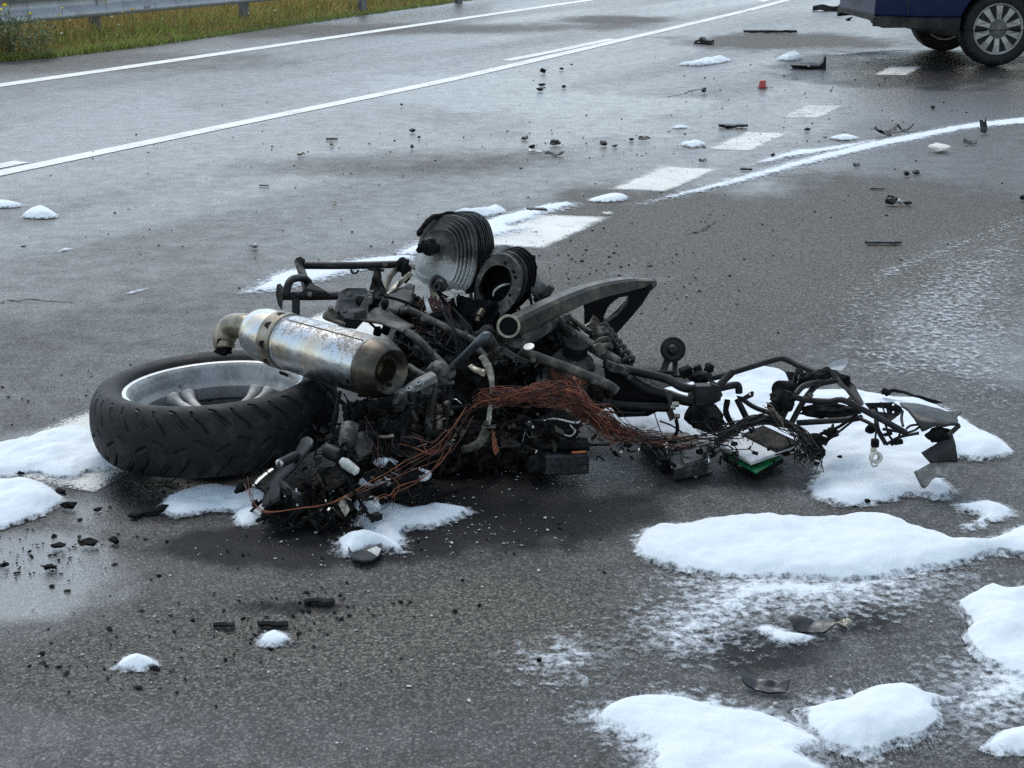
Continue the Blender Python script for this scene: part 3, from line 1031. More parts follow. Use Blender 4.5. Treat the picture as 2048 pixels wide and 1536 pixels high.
def sheet(grid, th=.004, sub=4):
    """bent sheet through a grid of points (rows of equal length), th thick"""
    rows = [smooth_path(r, sub) for r in grid]
    cols = list(zip(*rows))
    cols = [smooth_path(list(c), sub) for c in cols]
    A = np.array(cols)                       # (ncol, nrow, 3)
    du, dv = np.gradient(A, axis=0), np.gradient(A, axis=1)
    N = np.cross(du, dv)
    N /= np.linalg.norm(N, axis=2, keepdims=True)+1e-12
    a, b = A.shape[:2]
    V = np.concatenate([(A+N*th/2).reshape(-1, 3), (A-N*th/2).reshape(-1, 3)])
    n = a*b
    F = []
    for i in range(a-1):
        for j in range(b-1):
            q = (i*b+j, (i+1)*b+j, (i+1)*b+j+1, i*b+j+1)
            F.append(q)
            F.append(tuple(x+n for x in q[::-1]))
    edge = [(i*b, (i+1)*b) for i in range(a-1)]+[((i+1)*b+b-1, i*b+b-1) for i in range(a-1)]+[(j+1, j) for j in range(b-1)]+[((a-1)*b+j, (a-1)*b+j+1) for j in range(b-1)]
    for p, q in edge:
        F.append((p, p+n, q+n, q))
    return V, F

bike = thing('burnt_motorcycle', 'burnt-out motorcycle wreck lying on its side across the road', 'motorcycle', tuple(G(900, 930)))
BK = lambda n, vf, m, parent=None, sm='auto', bev=0.0, attrs=None: mesh(n, vf[0], vf[1], M[m] if isinstance(m, str) else m, parent or bike, sm, attrs, bev)

# -- materials of the wreck
def rubber():
    k = NT('tyre_rubber')
    n = k.noise(22, 5, .6)
    n2 = k.noise(180, 3, .6)
    col = k.ramp(n, [(.3, (.006, .006, .007)), (.55, (.014, .014, .015)), (.72, (.04, .04, .041))])
    return k.set(Base_Color=col, Roughness=k.mr(n, .3, .7, .48, .72), Specular_IOR_Level=.2, Normal=k.bump(n2, .2, .001))
M['rubber'] = rubber()

def rimpaint():
    k = NT('rim_silver')
    n = k.noise(16, 6, .62)
    n2 = k.noise(90, 4, .6)
    col = k.ramp(n2, [(.3, (.25, .255, .26)), (.7, (.36, .365, .36))])
    col = k.mix(k.mr(n, .45, .7, 0, .6), col, (.12, .117, .11))
    col = k.mix(k.mr(k.noise(38, 4, .6), .64, .72, 0, .9), col, (.03, .03, .03))
    return k.set(Base_Color=col, Metallic=.45, Roughness=k.mr(n, .3, .7, .4, .62), Normal=k.bump(n2, .06, .002))
M['rim'] = rimpaint()

def stainless():
    k = NT('tempered_stainless')
    pos = k.pos()
    n = k.noise(4.5, 4, .55, dist=1.0)
    n2 = k.noise(45, 5, .7)
    n3 = k.noise(170, 3, .7)
    col = k.ramp(n, [(.28, (.42, .36, .26)), (.42, (.46, .43, .38)), (.5, (.42, .46, .51)), (.58, (.50, .49, .47)), (.72, (.50, .42, .30))])
    # scale and burnt flakes, heavier on the upper side
    sx = k.new('ShaderNodeSeparateXYZ')
    k.l.new(k.new('ShaderNodeNewGeometry').outputs['Normal'], sx.inputs[0])
    b = k.attr('burn')
    fl = k.math('ADD', k.math('MULTIPLY', n3, .55), k.math('MULTIPLY', n2, .45))
    fl = k.math('ADD', fl, k.math('MULTIPLY', b, .2))
    sc = k.mr(fl, .59, .70, 0, .75, True)
    col = k.mix(sc, col, (.085, .07, .055))
    r = k.mix(sc, k.mr(n2, .3, .7, .22, .42), .6)
    mt = k.mix(sc, 1.0, .3)
    return k.set(Base_Color=col, Metallic=mt, Roughness=r, Normal=k.bump(k.math('ADD', n, k.math('MULTIPLY', n2, .15)), .35, .012))
M['stainless'] = stainless()

def headalloy():
    k = NT('scorched_alloy')
    b = k.attr('burn')
    n = k.noise(26, 6, .65)
    n2 = k.noise(120, 4, .65)
    f = k.math('ADD', b, k.math('ADD', k.math('MULTIPLY', k.math('SUBTRACT', n, .5), 1.0), k.math('MULTIPLY', k.math('SUBTRACT', n2, .5), .7)))
    col = k.ramp(f, [(.12, (.44, .46, .47)), (.34, (.26, .257, .245)), (.55, (.085, .08, .075)), (.85, (.018, .018, .018))])
    return k.set(Base_Color=col, Metallic=.25, Roughness=.66, Normal=k.bump(k.math('ADD', n2, n), .4, .002))
M['scorched'] = headalloy()

# -- rear wheel -------------------------------------------------------------
W_N = np.array(Vector((-.045, .03, 1)).normalized())
W_TOP = np.array(P(427, 771, 3.77))
W_C = W_TOP-W_N*.066
RIMP = [(.2255, .079), (.229, .0815), (.231, .077), (.228, .070), (.222, .060), (.212, .048), (.210, .03), (.199, .018), (.197, -.02), (.21, -.035), (.212, -.05), (.228, -.07), (.231, -.078), (.226, -.081),
        (.217, -.078), (.209, -.066), (.204, -.05), (.202, -.036), (.190, -.024), (.188, .014), (.192, .02), (.199, .03), (.2025, .036), (.203, .05), (.2075, .058), (.2105, .066), (.2135, .074), (.219, .0795)]
RIMP = [(r_, z_*.84) for r_, z_ in RIMP]
wheel = BK('rear_wheel', lathe(RIMP, W_C, W_N, 96, closed=True), 'rim')
wheel['label'] = 'wide rear wheel lying flat with grey dusty rim'

BK('rim_ledge', lathe([(.1995, .0235), (.2025, .029), (.2035, .026), (.2005, .021)], W_C, W_N, 96, closed=True), worn('ledge_metal', (.3, .3, .3), (.42, .42, .41), None, 20, (.4, .6), .3, .1), wheel)
BK('rim_lip', lathe([(.2195, .0685), (.229, .0705), (.2325, .066), (.2295, .065), (.2195, .065)], W_C, W_N, 96, closed=True), worn('lip_metal', (.5, .5, .5), (.66, .66, .65), None, 14, (.35, .5), .3, .1), wheel)
def tyre():
    na, nt = 1100, 110
    R0 = .3165
    # section from upper bead over the tread to the lower bead
    side_u = [(.2225, .058), (.231, .068), (.236, .0765), (.243, .0835), (.256, .0875), (.268, .0895), (.2755, .0888)]
    ang = np.linspace(math.radians(78), math.radians(-78), nt)
    cr = .0905
    tread = []
    for a in ang:
        x = cr*math.sin(a)/math.sin(math.radians(78))
        tt = abs(a)/math.radians(78)
        tread.append((R0-.0405*tt**2.1, x*.98))
    side_l = [(r, -z) for r, z in side_u[::-1]]
    prof = side_u+tread+side_l
    prof = np.array(prof)
    m = len(prof)
    th = np.arange(na)*2*math.pi/na
    R = np.repeat(prof[:, 0][:, None], na, 1)
    Z = np.repeat(prof[:, 1][:, None], na, 1)
    # grooves as recesses
    s = th*R0                                  # metres around
    pitch = 2*math.pi*R0/19
    U = (s/pitch)[None, :]
    v = np.zeros((m, 1))
    v[7:7+nt, 0] = np.linspace(1, -1, nt)      # 1 = upper shoulder
    cut = np.zeros((m, na))
    def groove(poly, wd, dep):
        nonlocal cut
        Vv = v*.115                             # half width of the tread, metres
        for side in (1, -1):
            uu = (U+(.5 if side < 0 else 0)) % 1.0
            for sh in (-1, 0, 1):
                x = (uu+sh)*pitch
                y = Vv*side
                d = np.full((m, na), 9.0)
                for (a, b), (c, e) in zip(poly[:-1], poly[1:]):
                    x1, y1, x2, y2 = a*pitch, b*.115, c*pitch, e*.115
                    dx, dy = x2-x1, y2-y1
                    t = np.clip(((x-x1)*dx+(y-y1)*dy)/(dx*dx+dy*dy), 0, 1)
                    d = np.minimum(d, np.hypot(x-x1-t*dx, y-y1-t*dy))
                cut = np.maximum(cut, dep*(1-ss(wd*.7, wd*1.25, d)))
    groove([(.02, .82), (.06, .66), (.30, .44), (.40, .27)], .0030, .006)
    groove([(.48, .86), (.60, .80), (.68, .66), (.93, .42)], .0034, .006)
    groove([(.55, .74), (.63, .60), (.86, .36)], .0018, .004)
    groove([(.10, .12), (.36, .02)], .0036, .005)
    groove([(.15, .96), (.18, .85)], .0014, .002)
    cut[:7] = 0
    cut[7+nt:] = 0
    R = R-cut
    # raised ribs moulded into the sidewall
    R += .0008*fbm(np.cos(th)*6, np.sin(th)*6, prof[:, 1][:, None]*40, 2, 3)
    B = basis(W_N)
    X = W_C+(R*np.cos(th))[..., None]*B[0]+(R*np.sin(th))[..., None]*B[1]+Z[..., None]*B[2]
    # load-free but slightly slumped near side
    idx = np.arange(m*na).reshape(m, na)
    nx = np.roll(idx, -1, axis=1)
    F = np.stack([idx[:-1], nx[:-1], nx[1:], idx[1:]], -1).reshape(-1, 4)
    return X.reshape(-1, 3), F
BK('tyre', tyre(), 'rubber', wheel, True)

M['spoke'] = worn('ashy_spoke', (.2, .2, .195), (.36, .355, .34), (.48, .475, .46), 24, (.5, .75), .15, .3)
WB = basis(W_N)
def wp(r, a, z):
    return W_C+WB[0]*r*math.cos(a)+WB[1]*r*math.sin(a)+W_N*z
BK('hub', lathe([(.02, -.005), (.045, -.008), (.062, -.016), (.066, -.04), (.05, -.065), (0, -.065)], W_C, W_N, 36), 'rim', wheel)
for i in range(5):
    a = math.radians(-67)+i*2*math.pi/5
    g = []
    for s in (-1, 1):
        g.append(tube([wp(.05, a+s*.2, -.030), wp(.10, a+s*.10, -.022), wp(.15, a+s*.11, -.012), wp(.174, a+s*.12, -.006), wp(.188, a+s*.12, -.002)], [.014, .011, .011, .016, .022], 12, 5))
    g.append(tube([wp(.055, a, -.04), wp(.12, a, -.028)], [.014, .008], 10, 3))
    BK('spoke', join(g), M['spoke'], wheel, True)
va = math.radians(62)
BK('valve', tube([wp(.199, va, .04), wp(.185, va, .05)], .004, 8), 'soot_black', wheel)
for k_, (aa, w_) in enumerate(((math.radians(128), .018), (math.radians(122), .012))):
    BK('residue_patch', box(wp(.2005, aa, .058), (.02, w_*.3, .008), np.cross(W_N, wp(1, aa, 0)-W_C), W_N), 'charred', wheel)
BK('final_drive', crumple(lathe([(.11, -.078), (.135, -.088), (.13, -.105), (.09, -.12), (.04, -.128), (0, -.128)], W_C, W_N, 40), .006, 14, 3), 'soot_black', None, True)
BK('brake_disc', lathe([(.07, -.083), (.148, -.083), (.148, -.088), (.07, -.088)], W_C, W_N, 60, closed=True), 'black_steel')

# -- silencer ---------------------------------------------------------------
S_L, S_R = np.array(P(507, 663, 3.88)), np.array(P(772, 741, 3.53))
S_A = S_R-S_L
S_LEN = np.linalg.norm(S_A)
S_A /= S_LEN
def sil_pos(t, ang, r):
    B = basis(S_A)
    return S_L+S_A*t+B[0]*r*math.cos(ang)+B[1]*r*math.sin(ang)
def burnattr(V, f):
    V = np.asarray(V)
    return {'burn': np.clip(f(V), -1, 2)}
def silburn(V):
    d = (V-S_L)@S_A
    ctr = S_L+np.outer(d, S_A)
    up = (V-ctr)[:, 2]/.073
    return np.where(d > .14, ss(.05, .95, up)*1.0+.3*ss(.3, .5, d), .0)-.25
vf = lathe([(.02, -.012), (.036, -.01), (.052, .004), (.064, .022), (.0695, .05), (.0705, .10), (.0705, .155), (.0675, .158), (.0675, .163), (.0715, .166), (.0725, .2), (.0730, .30), (.0735, S_LEN-.09), (.0735, S_LEN-.045)], S_L, S_A, 56)
sil = BK('silencer', vf, 'stainless', None, 'auto', 0, burnattr(vf[0], silburn))
sil['label'] = 'heat-tinted stainless exhaust silencer resting on the wheel'
vf = lathe([(.0742, .105), (.0742, .150), (.0712, .151), (.0712, .104)], S_L, S_A, 56, closed=True)
BK('strap', vf, 'brass_steel', sil)
for a in (-2.55, 3.05, 2.35, 1.7, .9, -.2, -1.2):
    c = sil_pos(.127, a, .0746)
    t = np.cross(S_A, c-(S_L+S_A*.127))
    t /= np.linalg.norm(t)
    q = [c+S_A*.009-t*.011, c+S_A*.009+t*.011, c-S_A*.009+t*.005, c-S_A*.009-t*.005]
    BK('slot', plate(q, .0015, nrm=Vector(c-(S_L+S_A*.127))), 'soot_black', sil, False)
cap0 = S_L+S_A*(S_LEN-.047)
vf = lathe([(.0725, 0), (.0755, .004), (.076, .012), (.074, .022), (.066, .046), (.058, .062), (.0545, .066), (.048, .062), (.0425, .058), (.038, .05), (.032, .046), (.0295, .052), (.0285, .05), (.0285, -.06), (0, -.06)], cap0, S_A, 56)
BK('end_cap', vf, worn('burnt_cap', (.035, .03, .026), (.08, .07, .056), (.2, .17, .125), 12, (.28, .46), .85, .15), sil)
inl = tube([S_L-S_A*.0, S_L-S_A*.03+[0, 0, .008], np.array(P(462, 654, 3.93)), np.array(P(449, 676, 3.93)), np.array(P(449, 696, 3.92))], [.034, .034, .033, .031, .027], 24, 6)
BK('inlet_pipe', inl, 'brass_steel', sil, True, 0, burnattr(inl[0], lambda V: .2+0*V[:, 0]))
BK('torn_end', join([lump(P(447, 700, 3.92), (.02, .02, .012), 3, .8, 3.2, 4), crumple(plate(PP([(434, 680, 3.9), (441, 676, 3.9), (448, 690, 3.9), (455, 704, 3.9), (440, 706, 3.9), (432, 692, 3.9)]), .003), .003, 60)]), 'charred', sil, False)
BK('seam', tube([sil_pos(.17, 1.9, .0738), sil_pos(.3, 1.9, .0745), sil_pos(S_LEN-.05, 1.9, .0748)], .0012, 6), 'brass_steel', sil)

# -- rear subframe ------------------------------------------------------------
sub = BK('rear_subframe', tube(PP([(604, 531, 4.22), (700, 531, 4.22), (815, 528, 4.2)]), .0105, 14), 'black_steel')
BK('subframe_tube', tube(PP([(560, 592, 4.02), (640, 592, 4.02), (748, 589, 4.0)]), .0115, 14), 'black_steel', sub)
BK('subframe_post', bar(PP([(592, 594, 4.02), (592, 640, 4.0)]), .02, .018, up=(0, 1, 0)), 'black_steel', sub)
BK('grab_tube', tube(PP([(571, 592, 4.0), (578, 566, 4.02), (590, 557, 4.05), (608, 557, 4.1), (618, 565, 4.14)]), .0105, 12), 'black_steel', sub)
BK('gusset', plate(PP([(590, 592, 3.99), (612, 578, 4.0), (622, 566, 4.02), (654, 584, 4.0), (655, 592, 4.0)]), .006), 'black_steel', sub, False, .0015)
BK('end_bracket', plate(PP([(592, 518, 4.2), (601, 513, 4.2), (610, 520, 4.2), (606, 530, 4.2), (618, 560, 4.12), (619, 575, 4.08), (610, 577, 4.08), (604, 556, 4.12)]), .012), 'grey_tube', sub, False, .002)
BK('tail_plate', plate(PP([(554, 572, 4.0), (559, 570, 4.0), (567, 579, 4.0), (562, 617, 4.0), (556, 608, 4.0), (552, 590, 4.0)]), .01), 'ash_tube', sub, False, .002)
BK('cable_eye', join([tube(PP([(703, 538, 4.2), (704, 545, 4.2), (712, 546, 4.2), (717, 540, 4.2)]), .003, 6), tube(PP([(735, 538, 4.2), (768, 541, 4.2)]), .004, 6)]), 'black_steel', sub)
BK('clamp', lump(P(805, 528, 4.18), (.02, .018, .022), 2, .5, 2, 5), 'charred', sub, False)
BK('clamp', lump(P(812, 545, 4.16), (.016, .018, .03), 2, .6, 2, 6), 'charred', sub, False)
BK('burnt_strut', crumple(bar(PP([(755, 536, 4.15), (751, 575, 4.12), (752, 604, 4.08)]), [.018, .03, .035], .03, up=(0, 1, 0)), .008, 50, 4), 'charred', sub, False)
BK('burnt_strut', crumple(bar(PP([(752, 545, 4.13), (762, 575, 4.1), (774, 602, 4.06)]), [.012, .014, .02], .02, up=(0, 1, 0)), .006, 60, 9), 'charred', sub, False)
BK('drum_arc', lathe([(.075, 0), (.085, .004), (.085, .02), (.075, .024)], P(815, 590, 4.2), Vector((.55, -.75, .25)), 40, closed=True), 'brass_steel')
BK('melted_bracket', crumple(bar(PP([(823, 545, 4.05), (800, 565, 4.05), (786, 580, 4.03), (777, 590, 4.02)]), [.008, .012, .014, .008], .012), .004, 80), 'melted_alloy', None, False)

# -- seat lock box and melted panel -----------------------------------------
BK('latch_box', plate(PP([(684, 582, 3.93), (694, 576, 3.93), (731, 577, 3.95), (739, 588, 3.95), (735, 628, 3.9), (722, 641, 3.88), (690, 637, 3.86), (676, 622, 3.87), (678, 601, 3.9)]), .045, [circle(P(722, 603, 3.93), .016, 12)]), worn('grey_plastic', (.035, .037, .038), (.06, .062, .062), (.09, .09, .088), 14, (.45, .65), .1, .2), None, False, .004)
BK('latch_lever', join([box(P(732, 604, 3.88), (.05, .016, .014), (.5, 0, .85)), box(P(721, 629, 3.84), (.032, .018, .026), (1, 0, .25)), box(P(740, 600, 3.87), (.012, .02, .02))]), 'aluminium_dark', None, False, .002)
mp = sheet([PP([(712, 640, 3.83), (745, 646, 3.8), (786, 655, 3.76), (806, 664, 3.7)]), PP([(735, 628, 3.86), (760, 630, 3.84), (795, 648, 3.8), (826, 654, 3.74)]), PP([(748, 616, 3.92), (766, 614, 3.92), (796, 634, 3.88), (822, 650, 3.8)])], .005)
BK('melted_panel', crumple(mp, .006, 30), 'grey_tube', None, True)
BK('melted_panel', crumple(sheet([PP([(752, 622, 3.95), (790, 628, 3.9), (815, 622, 3.88)]), PP([(770, 600, 4.02), (800, 590, 4.0), (826, 596, 3.98)]), PP([(800, 574, 4.06), (815, 570, 4.06), (832, 575, 4.04)])], .008), .012, 30, 7), worn('tar_crust', (.006, .006, .007), (.016, .016, .018), (.05, .05, .053), 30, (.35, .7), 0, .9, 90, spec=.25), None, True)
BK('rubber_mount', join([lathe([(.0, .03), (.007, .03), (.008, .02), (.014, .016), (.02, .005), (.021, 0), (.0, -.004)], P(661, 634, 3.86), (0.1, -.3, 1), 20), box(P(672, 643, 3.84), (.05, .02, .008), (1, 0, -.4))]), 'ash_tube')
BK('strut', bar(PP([(787, 660, 3.7), (778, 685, 3.68), (772, 700, 3.67)]), .014, .018, up=(0, 1, 0)), 'aluminium_dark')

# -- engine mass, well inside the wreck ---------------------------------------
def seg_cyl(a, b, r, n=24):
    a, b = np.array(a), np.array(b)
    L = np.linalg.norm(b-a)
    return lathe([(r*.9, 0), (r, .006), (r, L-.006), (r*.9, L)], a, b-a, n)
eng = BK('engine_block', crumple(lump(P(965, 715, 4.1), (.19, .12, .15), 5, .22, 1.6, 3), .008, 24), 'soot_black', None, 'auto')
BK('gearbox', crumple(lump(P(840, 745, 4.05), (.12, .11, .11), 4, .25, 1.8, 8), .006, 30), 'soot_black', None, 'auto')
BK('clutch_housing', crumple(seg_cyl(P(870, 700, 4.1), P(890, 690, 3.9), .075), .004, 30), 'aluminium_dark')
BK('starter_motor', crumple(seg_cyl(P(856, 702, 3.95), P(905, 690, 3.9), .03), .003, 30), 'charred')
BK('sump', crumple(lump(P(1060, 840, 3.95), (.10, .09, .06), 4, .3, 2, 12), .008, 40), 'charred', None, 'auto')
BK('oil_pan_casting', join([box(P(1125, 838, 3.8), (.12, .05, .018), (1, .1, .12)), boltg(P(1100, 832, 3.77), (0, -.5, 1), .008), boltg(P(1150, 828, 3.77), (0, -.5, 1), .008)]), 'aluminium_dark', None, False, .003)
BK('rod_clip', tube(PP([(1080, 842, 3.74), (1110, 838, 3.72), (1150, 846, 3.71), (1160, 842, 3.72)]), .0035, 8), 'bare_steel')
BK('hook', tube(PP([(1140, 850, 3.72), (1150, 862, 3.71), (1142, 872, 3.7), (1128, 870, 3.7)]), .0028, 8), 'bare_steel')

# -- cylinder head with valve cover --------------------------------------------
def ring_stack(outline, Y, axis, centre):
    """project a pixel outline on the plane through its centre square to axis; returns 2D polar ring"""
    a = Vector(axis).normalized()
    c = P(*centre, Y)
    pts = []
    cam0 = Vector((0, 0, CAM_H))
    for q in outline:
        d = ray(*q)
        t = (c-cam0).dot(a)/d.dot(a)
        pts.append(np.array(cam0+d*t))
    return np.array(c), np.array(a), np.array([np.array(p) for p in smooth_path(pts+[pts[0]], 5)][:-1])

H_OUT = [(829, 532), (833, 497), (838, 472), (849, 451), (868, 438), (888, 431), (906, 431), (924, 437), (938, 450), (947, 474), (950, 500), (949, 525), (944, 550), (934, 574), (917, 588), (897, 583), (878, 582), (858, 572), (842, 566), (829, 552)]
hc, ha, hring = ring_stack(H_OUT, 4.02, (.42, .9, -.12), (890, 512))
def ringloft(c, a, ring, st):
    """st = [(scale, along)]"""
    n = len(ring)
    V = []
    for s, z in st:
        V.append(c+(ring-c)*s+a*z)
    V = np.concatenate(V)
    F = [(i*n+j, (i+1)*n+j, (i+1)*n+(j+1) % n, i*n+(j+1) % n) for i in range(len(st)-1) for j in range(n)]
    F += [tuple(range(n)), tuple((len(st)-1)*n+j for j in range(n-1, -1, -1))]
    return V, F
zmin, zmax = hring[:, 2].min(), hring[:, 2].max()
st = [(.06, -.066), (.2, -.064), (.36, -.058), (.5, -.051), (.62, -.043)]
for i in range(6):
    s = .66+i*.055
    z = -.040+i*.0088
    st += [(s, z-.004), (s+.018, z-.0045), (s+.03, z+.0035), (s+.05, z+.003)]
st += [(1.0, .012), (1.0, .02), (.97, .022)]
vc = ringloft(hc, ha, hring, st)
Vv = vc[0]
nR = len(hring)
# two smooth shoulders and a valley between them, as on a twin-valve cover
rel = Vv-hc
u_ = rel@np.array([.9, -.42, 0])
w_ = rel[:, 2]
Vv = Vv+np.outer(-.016*np.exp(-((u_+.035)/.03)**2-((w_+.01)/.05)**2)-.014*np.exp(-((u_-.03)/.03)**2-((w_-.035)/.04)**2)+.012*np.exp(-((u_+.005)/.012)**2)*ss(.02, -.03, w_), ha)
Vv = Vv+.0022*np.stack([fbm(Vv[:, 0]*35+k*5, Vv[:, 1]*35, Vv[:, 2]*35, 3, 3+k) for k in range(3)], 1)
hb = lambda V: .10+.78*ss(zmin+.06, zmin+.16, V[:, 2]+.03*fbm(V[:, 0]*20, V[:, 2]*20, 0, 3, 4)+.25*(V[:, 0]-hc[0]))
head = BK('cylinder_head', ringloft(hc+ha*.03, ha, hring+ha*.03, [(.9, -.012), (.92, .0), (.92, .105), (.8, .11)]), 'soot_black')
cov = BK('valve_cover', (Vv, vc[1]), 'scorched', head, True, 0, burnattr(Vv, hb))
for i, s in enumerate((.70, .765, .83, .895, .955)):
    zz = (-.046, -.036, -.026, -.014, -.002)[i]
    rr_ = [hc+(q-hc)*s+ha*(zz-.004) for q in hring if (q-hc)[0]*.9-(q-hc)[1]*.42 > .03 and (q-hc)[2] > -.085]
    ix = [j for j, q in enumerate(hring) if (q-hc)[0]*.9-(q-hc)[1]*.42 > .03 and (q-hc)[2] > -.085]
    if len(rr_) > 3:
        v, f_ = tube(rr_, .0034, 6, 2)
        BK('cover_rib', (v, f_), 'scorched', cov, True, 0, burnattr(v, lambda V: hb(V)-.12))
cov['label'] = 'ash-grey valve cover scorched black at the top'
for i in range(11):
    z = .026+i*.0085
    s = 1.0+.055*math.sin(i/10*math.pi)+(.01 if i > 5 else 0)
    rg = hc+(hring-hc)*s
    rg = rg+.003*np.stack([fbm(rg[:, 0]*20+i, rg[:, 2]*20, 0, 2, i)]*3, 1)
    n = len(rg)
    V = np.concatenate([rg+ha*z, rg+ha*(z+.0035)])
    F = [(j, (j+1) % n, n+(j+1) % n, n+j) for j in range(n)]+[tuple(range(n-1, -1, -1)), tuple(range(n, 2*n))]
    BK('cooling_fin', (V, F), 'black_steel', head, False)
BK('char_flap', crumple(lump(P(857, 494, 3.93), (.028, .014, .022), 3, .5, 2, 9), .004, 60), 'charred', head, False)
BK('gasket_edge', crumple(tube(PP([(836, 470, 4.0), (850, 449, 4.02), (870, 434, 4.04), (905, 428, 4.08), (935, 440, 4.1), (955, 452, 4.12)]), .007, 8, wob=.4), .005, 60), 'charred', head, False)
BK('plug_socket', join([lathe([(.005, .0), (.006, -.006), (.011, -.007), (.0125, 0), (.0125, .02), (.005, .02)], P(875, 573, 3.945), (.25, .9, -.2), 22, closed=True), lathe([(.016, .012), (.022, .014), (.025, .026), (.014, .03)], P(872, 568, 3.945), (.25, .9, -.2), 22, closed=True)]), 'aluminium_dark', head)
BK('foam_drip', join([lump(P(918, 584, 3.94), (.017, .006, .006), 2, .5, 2, 3), lump(P(906, 582, 3.94), (.008, .004, .005), 2, .5, 2, 8), tube(PP([(910, 588, 3.94), (911, 602, 3.94), (914, 612, 3.94)]), [.004, .0025, .0006], 6)]), 'ash_pale', head, False)
for q in ((933, 596, 3.98), (941, 585, 4.0), (946, 606, 3.98)):
    BK('stud', tube([P(*q), P(q[0]+2, q[1]+14, q[2])], .005, 8), 'aluminium_dark', head)
BK('burnt_loom', join([tube([P(868+rng.normal()*14, 590+rng.random()*8, 3.95), P(870+rng.normal()*18, 620, 3.93), P(872+rng.normal()*24, 655+rng.random()*30, 3.9)], .0014, 4, 4) for _ in range(36)]), 'copper_dark', head, False)
BK('ash_strip', crumple(bar(PP([(850, 572, 3.93), (853, 600, 3.92), (860, 625, 3.9), (872, 636, 3.9)]), [.006, .01, .012, .006], .006, up=(0, 1, 0)), .003, 60), 'ash_pale', head, False)

# -- open cylinder barrel ----------------------------------------------------
B_OUT = [(946, 603), (953, 618), (966, 630), (985, 639), (1000, 633), (1020, 616), (1034, 594), (1041, 566), (1040, 540), (1028, 520), (1008, 508), (985, 512), (966, 530), (952, 560)]
B_BORE = [(958, 588), (972, 603), (990, 606), (1008, 597), (1020, 578), (1023, 556), (1016, 538), (1000, 530), (982, 534), (967, 550), (958, 570)]
bc, ba, bring = ring_stack(B_OUT, 3.93, (.62, .74, .1), (995, 572))
_, _, bbore = ring_stack(B_BORE, 3.93, (.62, .74, .1), (995, 572))
def ringplate(z, th, s=1.0, bs=1.0, push=0.0):
    o = [Vector(p) for p in bc+(bring-bc)*s+ba*z]
    b0 = bbore.mean(0)
    h = [Vector(p) for p in b0+(bbore-b0)*bs+ba*z]
    return plate(o, th, [h], nrm=Vector(-ba))
barrel = BK('cylinder_barrel', ringplate(0, .007), worn('ashy_flange', (.015, .015, .015), (.07, .068, .064), (.2, .195, .18), 24, (.5, .75), .1, .4), None, False, .001)
for i in range(8):
    BK('cooling_fin', ringplate(.011+i*.0072, .003, 1.02 if i % 2 else 1.0, 1.04), 'soot_black' if i > 2 else 'aluminium_dark', barrel, False)
b0 = bbore.mean(0)
nb = len(bbore)
Vl = np.concatenate([bbore+ba*.001, bbore+ba*.09, b0+(bbore-b0)*1.05+ba*.09, b0+(bbore-b0)*1.05+ba*.004])
Fl = [(i*nb+j, i*nb+(j+1) % nb, ((i+1) % 4)*nb+(j+1) % nb, ((i+1) % 4)*nb+j) for i in range(4) for j in range(nb)]
BK('liner', (Vl, Fl), 'soot_black', barrel)
BK('piston_crown', (np.concatenate([b0+(bbore-b0)*.97+ba*.06]), [tuple(range(nb))]), 'soot_black', barrel, False)
BK('gasket_arc', tube(PP([(986, 592, 3.935), (989, 582, 3.93), (998, 574, 3.93), (1010, 569, 3.93), (1019, 568, 3.935)]), [.0015, .003, .003, .003, .002], 8), 'ash_pale', barrel)
for q in ((993, 617), (1020, 590), (1031, 554), (1011, 526), (1027, 543)):
    d = ray(*q)
    t = (Vector(bc)-Vector((0, 0, CAM_H))).dot(Vector(ba))/d.dot(Vector(ba))
    BK('bolt_hole', lathe([(.0048, -.0004), (.0048, .002)], Vector((0, 0, CAM_H))+d*t-Vector(ba)*.0004, -Vector(ba), 12), 'soot_black', barrel, False)
BK('plug', join([tube(PP([(964, 622, 3.92), (957, 634, 3.9)]), .011, 10), tube(PP([(957, 634, 3.9), (954, 643, 3.89)]), .006, 8)]), 'brass_steel', barrel)
hs = sheet([PP([(978, 512, 3.95), (1010, 512, 3.93), (1036, 532, 3.92), (1058, 575, 3.92), (1070, 602, 3.93)]), PP([(988, 498, 4.02), (1022, 502, 4.0), (1050, 528, 3.98), (1074, 572, 3.96), (1088, 598, 3.96)]), PP([(1000, 492, 4.12), (1036, 500, 4.1), (1062, 530, 4.06), (1084, 568, 4.02), (1098, 590, 4.0)])], .004)
BK('heat_shield', crumple(hs, .016, 30, 2), 'black_steel', None, True)
BK('heat_shield_rib', join([tube(PP([(990, 505, 4.07), (1020, 520, 4.05), (1045, 560, 4.0), (1060, 600, 3.96)]), .004, 6), tube(PP([(1000, 497, 4.1), (1035, 520, 4.07), (1070, 580, 4.0)]), .0035, 6)]), 'grey_tube')
BK('mount_lug', crumple(bar(PP([(1075, 600, 3.98), (1092, 588, 3.96), (1104, 572, 3.95)]), [.03, .03, .012], .016), .003, 50), 'ash_tube', None, False)

